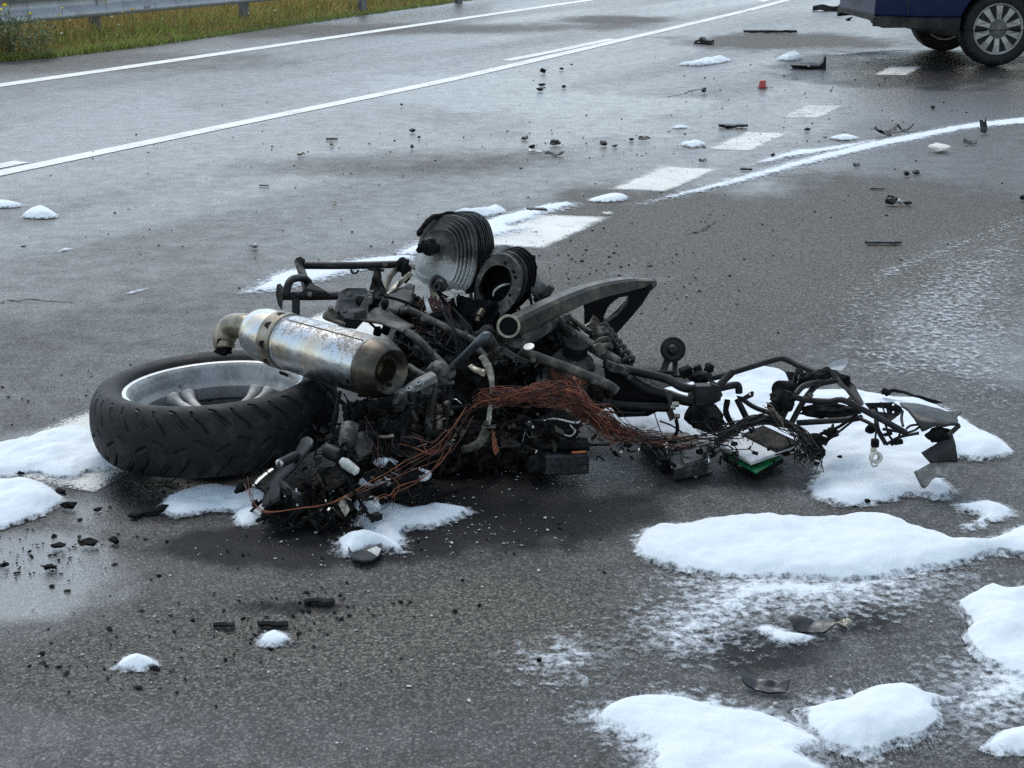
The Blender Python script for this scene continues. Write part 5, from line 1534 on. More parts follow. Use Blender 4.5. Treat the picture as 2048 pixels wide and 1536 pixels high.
BK('fuse_fragment', crumple(plate(PP([(676, 1008, 3.25), (690, 990, 3.26), (702, 1000, 3.26), (700, 1020, 3.24), (690, 1034, 3.23)]), .006), .003, 80), 'melted_alloy', lock, False)

# -- wiring -----------------------------------------------------------------
WCOL = {'copper_wire': [(.14, .042, .024), (.09, .027, .018), (.24, .085, .035), (.06, .018, .014), (.025, .012, .010), (.12, .035, .022), (.18, .05, .03)], 'copper_dark': [(.05, .02, .014), (.02, .011, .009), (.10, .035, .02), (.012, .009, .008)],
        'charred': [(.008, .008, .008), (.015, .014, .013)], 'rust': [(.2, .07, .03), (.14, .045, .02)], 'ash_tube': [(.10, .085, .06), (.05, .045, .035)]}
def bundle(name, guide, n, spread, r, m_, parent=None, jit=.012, end=1.0):
    """n wires that wander round a guide path, with kinks, mixed gauges and broken ends"""
    gp = [np.array(q) for q in smooth_path([P(*q) for q in guide], 2)]
    k = len(gp)
    k0 = len(guide)
    sp_ = np.interp(np.linspace(0, k0-1, k), np.arange(k0), [spread]*k0 if np.isscalar(spread) else spread)
    out, C = [], []
    for i in range(n):
        o0 = rng.normal(size=3)*(1, .5, 1)
        o0 /= max(1, np.linalg.norm(o0))
        o1 = rng.normal(size=3)*(1, .5, 1)
        o1 /= max(1, np.linalg.norm(o1))
        a, b = 0, k
        if rng.random() > end:
            a = rng.integers(0, max(1, k-5))
            b = a+rng.integers(4, k-a+1)
        ph = rng.random(3)*6
        fq = .5+.5*rng.random(3)
        pts = []
        for j in range(a, b):
            f = j/(k-1)
            w = np.sin(ph+j*fq)*jit*.8
            p = gp[j]+(o0*(1-f)+o1*f)*sp_[j]+w+rng.normal(size=3)*jit*.3
            p[2] = max(p[2], .004)
            pts.append(p)
        if b < k or rng.random() < .3:
            q = pts[-1]+rng.normal(size=3)*.02
            q[2] = max(q[2], .004)
            pts.append(q)
        v, f_ = tube(pts, r*(.55+.95*rng.random()**2), 4, 3, cap=False)
        out.append((v, f_))
        col = np.array(WCOL[m_][rng.integers(len(WCOL[m_]))])*(.7+.9*rng.random())
        C.append(np.tile(col, (len(v), 1)))
    V, F = join(out)
    return stuff(BK(name, (V, F), 'wire', parent, True, 0, {'col': np.concatenate(C)}))
bundle('wire_bundle', [(950, 806, 3.54), (967, 794, 3.52), (999, 793, 3.49), (1035, 793, 3.48), (1075, 788, 3.48), (1120, 788, 3.5), (1160, 808, 3.52), (1195, 838, 3.54), (1225, 862, 3.55), (1262, 876, 3.56)], 105, [.008, .010, .016, .022, .028, .030, .026, .020, .016, .012], .0010, 'copper_wire', jit=.012, end=.3)['label'] = 'bundle of bare rust-red copper wires'
bundle('wire_bundle', [(1150, 815, 3.53), (1190, 822, 3.55), (1220, 838, 3.56), (1250, 862, 3.57), (1290, 876, 3.58), (1330, 880, 3.6)], 22, [.02, .028, .03, .02, .016, .014], .0012, 'copper_dark', jit=.008)
bundle('wire_bundle', [(967, 796, 3.52), (946, 815, 3.52), (930, 830, 3.52), (912, 862, 3.5), (895, 890, 3.46), (862, 905, 3.44), (830, 925, 3.4)], 4, [.008, .012, .014, .014, .014, .02, .03], .001, 'copper_wire', jit=.009, end=.5)
bundle('loose_wires', [(940, 822, 3.5), (892, 893, 3.42), (826, 930, 3.36), (753, 969, 3.28), (667, 1005, 3.23), (606, 1015, 3.22), (531, 1023, 3.22), (504, 998, 3.25), (498, 962, 3.3)], 4, [.014, .02, .02, .02, .010, .004, .004, .004, .01], .0010, 'copper_wire', jit=.003)
bundle('loose_wires', [(900, 880, 3.42), (870, 900, 3.4), (840, 892, 3.4), (812, 885, 3.42)], 5, .02, .0012, 'copper_wire', jit=.01)
bundle('loose_wires', [(750, 860, 3.42), (765, 895, 3.38), (772, 930, 3.35), (800, 960, 3.32), (790, 990, 3.28)], 6, .028, .0012, 'copper_dark', jit=.012)
bundle('loose_wires', [(890, 895, 3.42), (860, 950, 3.36), (805, 990, 3.3), (780, 1005, 3.28), (755, 1012, 3.27)], 3, .022, .0012, 'copper_wire', jit=.008)
bundle('loose_wires', [(1135, 745, 3.74), (1148, 765, 3.66), (1160, 790, 3.6), (1175, 815, 3.56)], 16, .012, .0012, 'copper_wire', jit=.006)
bundle('loose_wires', [(985, 860, 3.5), (990, 885, 3.46), (994, 905, 3.44)], 5, .006, .0026, 'rust', jit=.003)
bundle('front_wires', [(1440, 870, 3.62), (1480, 850, 3.62), (1525, 838, 3.63), (1570, 850, 3.63), (1600, 870, 3.6), (1620, 905, 3.56)], 34, [.012, .012, .01, .012, .014, .02], .0018, 'charred', jit=.008)
bundle('front_wires', [(1330, 880, 3.6), (1370, 885, 3.62), (1410, 878, 3.63), (1450, 880, 3.62)], 12, .016, .0014, 'copper_dark', jit=.008)
bundle('front_wires', [(1530, 815, 3.65), (1545, 822, 3.63), (1562, 840, 3.61), (1566, 855, 3.6)], 6, .01, .0016, 'ash_tube', jit=.005)
bundle('front_wires', [(1405, 850, 3.66), (1425, 860, 3.66), (1450, 862, 3.66), (1480, 858, 3.66)], 40, .016, .0011, 'charred', jit=.009)

# -- charred remains: crumbs and shreds heaped under the wreck ----------------------
def clutter(name, spots, n, m_, parent=None, zcap=None, size=1.0):
    """spots = [(px,py,Y,rx,rz)] centres of heaps of burnt shreds"""
    g = []
    for i in range(n):
        px, py, Y, rx, rz = spots[rng.integers(len(spots))]
        c = np.array(P(px+rng.normal()*rx*.5, py+rng.normal()*rz*.5, Y+rng.normal()*.03))
        c[2] = max(c[2], .006)
        t = rng.random()
        s = size*(.5+rng.random())
        if t < .12:
            g.append(lump(c, np.array([.012, .010, .008])*s*(.6+rng.random(3)), 2, .7, 2.6, int(rng.integers(999))))
        elif t < .55:
            d = rng.normal(size=3)*.022*s
            d2 = rng.normal(size=3)*.012*s
            p3 = [c-d, c+d2, c+d]
            for p in p3:
                p[2] = max(p[2], .004)
            g.append(tube(p3, (.0012+.0035*rng.random())*s, 5, 3, wob=.3))
        elif t < .85:
            a = rng.normal(size=3)
            b = rng.normal(size=3)
            a *= .016*s/np.linalg.norm(a)
            b *= .012*s/np.linalg.norm(b)
            q = [Vector(c+a*(1+.4*rng.normal())+b*.3*rng.normal()), Vector(c+b), Vector(c-a*.8+b*.3), Vector(c-a*.2-b)]
            for p in q:
                p.z = max(p.z, .004)
            try:
                g.append(crumple(plate(q, .0025), .003, 80, int(rng.integers(99))))
            except Exception:
                pass
        else:
            g.append(box(c, (.022*s*rng.random()+.006, .014*s, .01*s), rng.normal(size=3)))
    return stuff(BK(name, join(g), m_, parent, False))
for q, s_, sd_ in (((770, 905, 3.56), (.11, .07, .075), 21), ((690, 985, 3.42), (.12, .06, .045), 22), ((600, 1022, 3.36), (.09, .05, .03), 23), ((890, 880, 3.72), (.13, .09, .06), 24), ((1010, 880, 3.78), (.14, .09, .05), 25), ((740, 850, 3.62), (.07, .06, .06), 26), ((840, 800, 3.78), (.08, .07, .08), 27), ((940, 790, 3.85), (.10, .08, .10), 28), ((1090, 870, 3.74), (.10, .06, .04), 29), ((800, 965, 3.42), (.07, .05, .03), 30), ((1060, 760, 3.92), (.10, .07, .08), 31), ((960, 640, 3.98), (.10, .06, .06), 32), ((1110, 680, 3.98), (.06, .05, .06), 33), ((968, 520, 4.12), (.05, .03, .04), 34), ((1045, 545, 4.06), (.035, .03, .05), 35), ((800, 615, 4.05), (.07, .05, .03), 36), ((735, 600, 4.05), (.04, .03, .03), 37), ((850, 660, 3.98), (.08, .05, .05), 38), ((1000, 690, 3.85), (.06, .04, .045), 39), ((1180, 790, 3.85), (.06, .05, .04), 40)):
    BK('charred_mass', crumple(lump(P(*q), s_, 5, .55, 2.2, sd_), .012, 34, sd_), 'ash_char' if sd_ % 2 else 'charred', None, False)
clutter('charred_remains', [(600, 1040, 3.28, 70, 16), (660, 1030, 3.28, 90, 40), (640, 990, 3.34, 90, 40), (720, 1000, 3.32, 90, 40), (700, 950, 3.4, 90, 60), (780, 930, 3.42, 60, 70), (560, 1010, 3.32, 60, 40)], 190, 'charred', size=.95)
clutter('charred_remains', [(830, 900, 3.5, 120, 60), (900, 890, 3.55, 120, 60), (980, 890, 3.6, 140, 40), (1060, 880, 3.65, 120, 60), (1020, 860, 3.7, 150, 60)], 190, 'charred', size=.95)
clutter('charred_remains', [(720, 820, 3.5, 60, 50), (760, 850, 3.48, 60, 60), (690, 880, 3.45, 60, 50), (820, 830, 3.6, 60, 80)], 110, 'charred', size=.95)
clutter('charred_remains', [(1200, 880, 3.62, 120, 40), (1260, 885, 3.62, 90, 30), (1310, 900, 3.6, 60, 30), (1450, 900, 3.62, 60, 40), (1580, 900, 3.6, 60, 40), (1630, 910, 3.58, 30, 30)], 110, 'charred', size=.6)
clutter('ash_scraps', [(1010, 895, 3.52, 40, 20), (1030, 880, 3.54, 40, 20), (740, 985, 3.3, 60, 40), (900, 870, 3.5, 40, 60), (1120, 870, 3.6, 60, 20), (690, 960, 3.34, 40, 60)], 34, 'ash_tube', size=.6)
clutter('engine_clutter', [(800, 640, 3.95, 50, 40), (900, 640, 3.95, 60, 50), (930, 720, 3.9, 90, 60), (850, 720, 3.9, 60, 60), (1010, 760, 3.85, 80, 60), (1060, 700, 3.9, 80, 60), (1090, 650, 4.0, 40, 40)], 240, 'soot_black', size=1.1)
clutter('engine_clutter', [(920, 700, 3.85, 90, 70), (1000, 740, 3.8, 90, 60), (840, 690, 3.85, 50, 40), (1090, 800, 3.7, 60, 30)], 60, 'aluminium_dark', size=.7)

# -- boxes lying on the road in front of it ------------------------------------
def flatbox(top, zt, zb):
    """prism from a pixel outline of its top face at height zt, down to zb"""
    t = [np.array(G(x, y, zt)) for x, y in top]
    return plate([Vector(p) for p in t], zt-zb, nrm=(0, 0, 1))

bat = thing('charred_battery', 'charred box-shaped battery with an orange scorched strip in front of the wires', 'battery', tuple(G(1130, 945)))
mesh('case', *crumple(join([box(P(1131, 921, 3.62), (.112, .075, .052), (1, .06, 0))]), .002, 20), M['tar'] if 'tar' in M else M['soot_black'], bat, bevel=.004)
mesh('lid_crust', *crumple(sheet([[P(1072, 898, 3.62), P(1110, 897, 3.6), P(1178, 899, 3.6)], [P(1072, 880, 3.72), P(1115, 875, 3.72), P(1176, 880, 3.7)]], .006), .006, 50), M['charred'], bat, smooth=True)
mesh('orange_strip', *crumple(box(P(1158, 904, 3.575), (.035, .004, .004), (1, .06, .05)), .001, 60), M['orange'] if 'orange' in M else M['rust'], bat)
mesh('melted_end', *lump(P(1078, 930, 3.6), (.03, .025, .03), 3, .7, 2.6, 8), M['charred'], bat)
mesh('terminal', *boltg(P(1168, 935, 3.57), (0, -1, .2), .006, .006), M['grey_tube'], bat)

ecu = thing('control_unit', 'grey metal engine control box with black plug beside the circuit board', 'control box', tuple(G(1350, 940)))
mesh('housing', *flatbox([(1322, 868), (1374, 866), (1404, 894), (1416, 916), (1414, 926), (1350, 938), (1340, 912)], .032, .006), M['aluminium_dark'], ecu, bevel=.003)
mesh('raised_cover', *flatbox([(1362, 904), (1402, 898), (1411, 917), (1371, 926)], .04, .0315), M['aluminium_dark'], ecu, bevel=.003)
mesh('raised_cover', *flatbox([(1330, 866), (1372, 865), (1392, 890), (1346, 898)], .037, .0315), M['ash_tube'], ecu, bevel=.003)
mesh('rim', *tube([G(1342, 920, .03), G(1350, 940, .012), G(1400, 932, .012), G(1417, 926, .012), G(1416, 916, .014)], .0035, 8, 3), M['bare_steel'], ecu)
mesh('plug', *flatbox([(1283, 874), (1306, 870), (1345, 905), (1338, 918), (1322, 918)], .036, .006), M['soot_black'], ecu, bevel=.004)
for i in range(4):
    mesh('screw', *boltg(G([1347, 1410, 1328, 1392][i], [934, 922, 872, 870][i], .034), (0, 0, 1), .0045, .004), M['bare_steel'], ecu)
mesh('base_scrap', *flatbox([(1375, 944), (1418, 938), (1427, 942), (1400, 950), (1380, 951)], .006, .0025), M['grey_tube'], ecu)

pcb = thing('circuit_board_unit', 'burst electronic unit with a green circuit board under a finned metal lid', 'electronics', tuple(G(1510, 955)))
A_, B_, C_, D_ = [np.array(q) for q in (G(1439, 889, .052), G(1525, 853, .062), G(1603, 889, .056), G(1502, 924, .046))]
lidn = Vector(np.cross(C_-A_, B_-D_)).normalized()
lidn = lidn if lidn.z > 0 else -lidn
def lidq(u, v, h=0.0):
    return Vector((A_*(1-u)+D_*u)*(1-v)+(B_*(1-u)+C_*u)*v)+lidn*h
M['lid'] = worn('ash_lid', (.3, .31, .32), (.5, .52, .54), (.62, .63, .64), 20, (.5, .8), .2, .3, soot=(22, .6))
lid = mesh('lid', *plate([lidq(0, 0), lidq(1, 0), lidq(1, 1), lidq(0, 1)], .010, nrm=lidn), M['lid'], pcb, bevel=.002)
mesh('fin_bed', *plate([lidq(.02, .5, .0015), lidq(.98, .5, .0015), lidq(.99, .99, .0015), lidq(.02, .99, .0015)], .001, nrm=lidn), M['black_steel'], lid)
for i in range(17):
    v = .515+i*.0285
    mesh('fin', *bar([lidq(.03, v, .004), lidq(.5, v, .004), lidq(.97, v, .004)], .0017, .006, 1, up=tuple(lidn)), M['ash_tube'], lid)
z0 = .036
mesh('circuit_board', *plate([G(1444, 905, z0), G(1512, 946, z0-.012), G(1563, 914, z0-.002), G(1505, 880, z0+.004)], .003, nrm=(0, 0, 1)), worn('pcb_green', (.004, .07, .025), (.006, .13, .045), (.01, .17, .06), 30, (.25, .5), 0, .3), pcb)
mesh('base', *plate([G(1444, 912, .022), G(1512, 952, .012), G(1568, 918, .018), G(1510, 886, .024)], .011, nrm=(0, 0, 1)), M['charred'], pcb, bevel=.002)
for i in range(10):
    a, b = rng.random(), rng.random()
    p = np.array(G(1446, 905, z0))*(1-a)+np.array(G(1510, 944, z0-.012))*a
    q = p+(np.array(G(1563, 914, z0))-np.array(G(1512, 946, z0-.012)))*b*.15
    mesh('component', *box(q+[0, .004, .003], (.004, .004, .003)), M['soot_black'], pcb)
clutter('charred_remains', [(1590, 905, 3.6, 30, 20), (1470, 920, 3.56, 30, 20), (1420, 905, 3.6, 20, 20)], 30, 'charred', size=.5)
sh = mesh('foil_scrap', *crumple(sheet([[P(1420, 890, 3.66), P(1450, 868, 3.68), P(1475, 856, 3.7)], [P(1432, 893, 3.64), P(1462, 880, 3.66), P(1478, 866, 3.68)]], .002), .003, 40), M['bare_steel'], smooth=True)
tag(sh, 'thin crumpled pale foil scrap leaning on the finned electronic unit', 'metal scrap')

for q, s_, sd_, lb in (((752, 962, 3.36), (.034, .02, .014), 3, 'bluish foam clump in the charred pile below the wires'), ((772, 925, 3.4), (.028, .02, .012), 4, 'upper bluish foam clump in the charred pile'), ((838, 950, 3.42), (.03, .02, .016), 5, 'foam clump at the right foot of the charred pile'), ((735, 1010, 3.3), (.03, .02, .02), 6, 'foam clump between the copper wires and the forked foam patch')):
    v, f_ = crumple(lump(P(*q), s_, 4, .4, 1.8, sd_), .004, 60, sd_)
    tag(mesh('foam_clump', v, f_, M['foam'], None, True, {'thick': .5+.35*fbm(v[:, 0]*40, v[:, 1]*40, v[:, 2]*40, 3, 2)}), lb, 'foam', 'patches of extinguishing foam on the road')

clutter('metal_glints', [(660, 1010, 3.27, 90, 40), (740, 960, 3.33, 90, 60), (880, 880, 3.48, 120, 40), (1050, 870, 3.56, 120, 40), (1250, 890, 3.58, 120, 20), (900, 760, 3.62, 60, 60), (1480, 850, 3.66, 60, 40)], 46, 'bare_steel', size=.28)
for q in ((862, 706, 3.64), (872, 741, 3.57), (890, 750, 3.57), (905, 733, 3.57), (846, 640, 3.79), (930, 668, 3.73), (1086, 640, 3.83), (1150, 668, 3.82), (1066, 722, 3.63), (1190, 765, 3.62), (1262, 756, 3.74), (1300, 765, 3.73), (1380, 790, 3.69), (1440, 790, 3.68), (700, 590, 3.91), (690, 622, 3.86), (1620, 792, 3.65), (1700, 800, 3.61), (1745, 825, 3.6), (620, 590, 3.99), (680, 592, 3.99), (770, 531, 4.18), (1130, 812, 3.7), (1100, 770, 3.79)):
    BK('bolt', boltg(P(*q), (rng.normal()*.3, -.8, .5), .0075, .010), 'ash_tube', None, False)
# ------------------------------------------------------------------ blue car at the roadside
def carpaint():
    k = NT('navy_paint')
    n = k.noise(1.6, 4, .6)
    col = k.mix(k.mr(n, .35, .7, 0, .5), (.003, .010, .042), (.005, .016, .060))
    mp = k.new('ShaderNodeMapping', Scale=(1.6, 1.0, 26.0))
    mp.inputs['Rotation'].default_value = (0, .12, 0)
    k.l.new(k.pos(), mp.inputs['Vector'])
    sc = k.noise(2.2, 6, .75, vec=mp.outputs[0])
    zone = k.noise(2.4, 2, .5)
    f = k.math('MULTIPLY', k.mr(sc, .67, .70, 0, 1), k.mr(zone, .5, .62, 0, .8))
    dirt = k.mr(k.noise(9, 5, .65), .5, .8, 0, .2)
    col = k.mix(dirt, col, (.06, .058, .055))
    col = k.mix(f, col, (.35, .36, .37))
    return k.set(Base_Color=col, Roughness=k.mix(dirt, .26, .65), Metallic=0.0, Specular_IOR_Level=.2, Coat_Weight=k.mix(dirt, .08, .02), Coat_Roughness=.08)
M['navy'] = carpaint()
M['car_plastic'] = worn('car_plastic', (.008, .008, .009), (.014, .014, .015), (.04, .039, .036), 5, (.55, .8), 0, .25, spec=.25)
M['car_glass'] = NT('car_glass').set(Base_Color=(.01, .012, .014), Roughness=.06, Specular_IOR_Level=.6)
M['alloy_wheel'] = worn('alloy_wheel', (.2, .19, .175), (.34, .33, .305), (.44, .43, .41), 9, (.4, .6), .35, .2)
M['hub_grey'] = worn('hub_grey', (.07, .068, .064), (.11, .108, .10), None, 9, (.45, .6), .4, .1)
M['brake_dark'] = worn('brake_dark', (.01, .01, .01), (.03, .028, .026), None, 12, (.6, .8))

CF = np.array([math.cos(.05), math.sin(.05), 0])
CL = np.array([-math.sin(.05), math.cos(.05), 0])
C_NEAR = np.array(G(1983, 130.5))
CO = C_NEAR+CL*.70
car = thing('parked_car', 'dark blue car with scratched rear corner at the top right', 'car', tuple(CO))
def cw(x, y, z):
    return CO+CF*x+CL*y+np.array([0, 0, z])
def loft(st, cl=True):
    """st: list of rings of car coordinates with equal counts"""
    n = len(st[0])
    V = [cw(*p) for r in st for p in r]
    F = [(i*n+j, (i+1)*n+j, (i+1)*n+(j+1) % n, i*n+(j+1) % n) for i in range(len(st)-1) for j in range(n)]
    F += [tuple(range(n)), tuple((len(st)-1)*n+j for j in range(n-1, -1, -1))]
    return np.array(V), F
def boolcut(o, cutters):
    for c in cutters:
        m = o.modifiers.new('arch', 'BOOLEAN')
        m.operation = 'DIFFERENCE'
        m.object = c
        m.solver = 'EXACT'
    dg = bpy.context.evaluated_depsgraph_get()
    me = bpy.data.meshes.new_from_object(o.evaluated_get(dg))
    o.modifiers.clear()
    o.data = me
    me.polygons.foreach_set('use_smooth', np.ones(len(me.polygons), bool))
    me.set_sharp_from_angle(angle=math.radians(34))
def half(x, prof):
    """mirror a half section [(y,z)] given from bottom centre up to top centre"""
    R = [(x, -y, z) for y, z in prof]
    return R+[(x, y, z) for y, z in prof[::-1]]
def wid(x):
    return .865-.16*ss(-.55, -1.03, x)-.10*ss(2.7, 3.45, x)-.10*ss(-.86, -1.05, x)
body = []
for x in (-1.04, -1.0, -.94, -.84, -.7, -.5, -.3, 0, .3, .7, 1.2, 1.8, 2.3, 2.6, 2.9, 3.2, 3.4, 3.48):
    w = wid(x)
    e = ss(-.95, -1.04, x)+ss(3.35, 3.48, x)
    zb = .40
    zt = .93+.03*ss(-.3, -.9, x)-.02*ss(2.4, 3.4, x)-.16*e
    body.append(half(x, [(.02, zb), (w-.06, zb), (w-.015, zb+.03), (w, zb+.16), (w-.002, .68-.05*e), (w-.03, .84-.1*e), (w-.10, zt), (.02, zt+.03)]))
cb = mesh('body', *loft(body), M['navy'], car, 'auto')
low = []
for x in (-1.055, -1.02, -.95, -.84, -.7, -.5, -.3, 0, .4, 1.2, 2.0, 2.6, 2.9, 3.2, 3.42, 3.5):
    w = wid(x)+.008
    zb = .255+.10*ss(-.35, -1.05, x)
    low.append(half(x, [(.02, zb+.02), (w-.12, zb+.02), (w-.035, zb), (w-.01, zb+.02), (w, .33), (w, .405), (w-.03, .42), (.02, .42)]))
lo = mesh('lower_bumper', *loft(low), M['car_plastic'], car, 'auto')
gh = []
for x, zt, s in ((-.62, .97, .15), (-.3, 1.18, .2), (.05, 1.33, .25), (.6, 1.40, .28), (1.2, 1.40, .28), (1.7, 1.3, .25), (2.3, .97, .16)):
    w = .80
    gh.append(half(x, [(.02, .9), (w-.02, .9), (w-.03, .95), (w-.06-(zt-.95)*.3, max(zt-.05, .952)), (w-.12-(zt-.95)*.35, zt), (.02, zt+.03)]))
mesh('glasshouse', *loft(gh), M['car_glass'], car, 'auto')
rf = []
for x, zt in ((.0, 1.325), (.3, 1.385), (.7, 1.412), (1.2, 1.412), (1.5, 1.37)):
    w = .80-.12-(zt-.95)*.35+.02
    rf.append(half(x, [(.02, zt-.02), (w, zt-.03), (w, zt-.005), (w-.06, zt+.015), (.02, zt+.036)]))
mesh('roof', *loft(rf), M['navy'], car, 'auto')
for s in (-1, 1):
    for pts in ([(-.55, .74*1, .96), (.1, .655, 1.325)], [(.78, .775, .94), (.8, .64, 1.39)], [(2.22, .75, .97), (1.45, .645, 1.36)]):
        (x0, y0, z0_), (x1, y1, z1_) = pts
        mesh('pillar', *bar([Vector(cw(x0, s*y0, z0_)), Vector(cw((x0+x1)/2, s*(y0+y1)/2+s*.012, (z0_+z1_)/2)), Vector(cw(x1, s*y1, z1_))], .05, .07, 3), M['navy'], car)
for s in (-1, 1):
    mesh('panel_gap', *bar([Vector(cw(-.80, s*(wid(-.80)+.0015), .44)), Vector(cw(-.80, s*(wid(-.80)+.0015), .56)), Vector(cw(-.78, s*(wid(-.78)-.004), .68))], .004, .006, 2, up=(1, 0, 0)), M['brake_dark'], car)
WHR = .316
cut = []
for x in (0.0, 2.61):
    for s in (-1, 1):
        v, f = lathe([(.372, -.30), (.372, .30)], cw(x, s*.80, WHR+.015), CL, 40)
        cut.append(mesh('arch_cutter', v, f, None))
bpy.context.view_layer.update()
boolcut(cb, cut)
boolcut(lo, cut)
for c in cut:
    bpy.data.objects.remove(c, do_unlink=True)
for x in (0.0, 2.61):
    for s in (-1, 1):
        v, f = lathe([(.38, -.30), (.38, -.02), (.365, -.02), (.365, -.28), (0.05, -.28), (0.05, -.30)], cw(x, s*.83, WHR+.015), CL*s, 40, closed=True)
        v[:, 2] = np.maximum(v[:, 2], .31)
        mesh('wheel_arch', v, f, M['brake_dark'], car)
mesh('exhaust_box', *crumple(box(cw(-.55, .35, .31), (.4, .3, .12), CF), .01, 6), M['car_plastic'], car, bevel=.03)
mesh('rear_axle', *tube([cw(0, -.6, .28), cw(0, 0, .25), cw(0, .6, .28)], .04, 12), M['brake_dark'], car)
mesh('tow_eye', *tube([cw(-.98, .35, .335), cw(-1.03, .36, .315), cw(-.99, .38, .31)], .008, 8), M['black_steel'], car)
for s in (-1, 1):
    mesh('rear_light', *box(cw(-1.0, s*.63, .78), (.09, .2, .13), CF), worn('red_lens', (.2, .006, .006), (.28, .01, .01), None, 8, (.1, .2)), car, bevel=.02)
def car_wheel(x, s):
    ax = CL*s
    c = cw(x, s*.70, WHR)
    tp = [(.212, -.07), (.225, -.095), (.26, -.103), (.292, -.098), (.309, -.084), (.3155, -.06), (.3165, 0), (.3155, .06), (.309, .084), (.292, .098), (.26, .103), (.225, .095), (.212, .07)]
    w = mesh('wheel', *lathe([(.216, .082), (.2195, .088), (.213, .092), (.206, .086), (.200, .07), (.196, .03), (.19, -.06), (.2, -.08), (.214, -.08), (.212, .06)], c, ax, 64, closed=True), M['alloy_wheel'], car, 'auto')
    mesh('tyre', *lathe(tp, c, ax, 72), M['rubber'], w, 'auto')
    B = basis(ax)
    for i in range(10):
        a = (i+.5)*2*math.pi/10
        d = B[0]*math.cos(a)+B[1]*math.sin(a)
        t = -B[0]*math.sin(a)+B[1]*math.cos(a)
        q = [c+d*.075-t*.020+ax*.078, c+d*.140-t*.024+ax*.082, c+d*.203-t*.033+ax*.072, c+d*.203+t*.033+ax*.072, c+d*.140+t*.024+ax*.082, c+d*.075+t*.020+ax*.078]
        mesh('spoke', *plate([Vector(p) for p in q], .02, nrm=Vector(ax)), M['alloy_wheel'], w, bevel=.004)
    mesh('hub_cap', *lathe([(0, .088), (.05, .087), (.064, .084), (.066, .08), (.072, .08), (.09, .077), (.09, .05), (.06, .04)], c, ax, 40), M['hub_grey'], w)
    up = np.array([0, 0, 1.0])
    em = []
    for k in range(4):
        cc = c+ax*.0885+(up*.98+CF*.2)*(k-1.5)*.0165
        em.append(tube([cc+(CF*math.cos(a)+up*math.sin(a))*.0105 for a in np.linspace(0, 2*math.pi, 15)], .0016, 5, 1, cap=False))
    mesh('emblem', *join(em), M['alloy_wheel'], w)
    mesh('brake_drum', *lathe([(0, .02), (.11, .02), (.13, .0), (.13, -.05), (0, -.05)], c, ax, 36), M['brake_dark'], w, 'auto')
for x in (0.0, 2.61):
    for s in (-1, 1):
        car_wheel(x, s)

# ------------------------------------------------------------------ debris
GR = 'pieces of debris strewn over the road'
def shard(c, L, W, H, th=.004, seed=0, az=0.0, curl=.3):
    """bent scrap of thin plastic standing or lying on the road"""
    r = np.random.default_rng(seed+100)
    rows = []
    n = 5
    for j in range(3):
        row = []
        for i in range(n):
            u = (i/(n-1)-.5)*L
            v = (j/2-.5)*W*(1-.35*abs(i/(n-1)-.5)+.35*r.normal()*.4)
            z = H*(curl*(2*i/(n-1)-1)**2+(1-curl)*j/2)*(.7+.5*r.random())
            row.append(np.array([u+.08*L*r.normal(), v, max(z, .0)]))
        rows.append(row)
    V, F = sheet(rows, th, 3)
    V = crumple((V, F), .08*L, 3/L, seed)[0]
    V[:, 2] -= V[:, 2].min()
    ca, sa = math.cos(az), math.sin(az)
    X = V[:, 0]*ca-V[:, 1]*sa
    Y = V[:, 0]*sa+V[:, 1]*ca
    return np.stack([X, Y, V[:, 2]+.005], 1)+np.array([c[0], c[1], 0]), F
def deb(name, label, cat, px, py, VF, m):
    o = mesh(name, VF[0], VF[1], M[m] if isinstance(m, str) else m, None, False if 'chunk' in name else 'auto')
    return tag(o, label, cat, GR)
def px2m(px, py):
    return G(px, py).y/ray(px, py).y/FPX
def dchunk(px, py, wpx, hpx, label, m='plastic_black', seed=1, name='debris_chunk', cat='debris', amp=.45):
    s = px2m(px, py)
    c = np.array(G(px, py))
    VF = lump((c[0], c[1], 0), (wpx*s*.5, wpx*s*.36, hpx*s*.42), 2, amp*1.3, 1.3, seed)
    V = crumple(VF, wpx*s*.3, 2.2/(wpx*s), seed)[0]
    V[:, 2] -= V[:, 2].min()-.004
    return deb(name, label, cat, px, py, (V, VF[1]), m)
def dshard(px, py, wpx, hpx, label, m='plastic_black', seed=1, az=0.0, name='plastic_shard', curl=.3, depth=.5):
    s = px2m(px, py)
    return deb(name, label, 'debris', px, py, shard(np.array(G(px, py)), wpx*s, wpx*s*depth, hpx*s*1.0, .004, seed, az, curl), m)
def dstick(px, py, wpx, th, label, m='plastic_black', az=0.0, bend=.05, name='plastic_strip', flat=.5):
    s = px2m(px, py)
    c = np.array(G(px, py))
    L = wpx*s
    d = np.array([math.cos(az), math.sin(az), 0])
    n = np.array([-d[1], d[0], 0])
    pts = [c-d*L/2, c-d*L/6+n*bend*L, c+d*L/6-n*bend*L*.5, c+d*L/2+n*bend*L*.6]
    pts = [p+np.array([0, 0, th*flat*.6+.005]) for p in pts]
    return deb(name, label, 'debris', px, py, crumple(bar(pts, th*1.4, th*flat), th*.25, 30, int(px)), m)

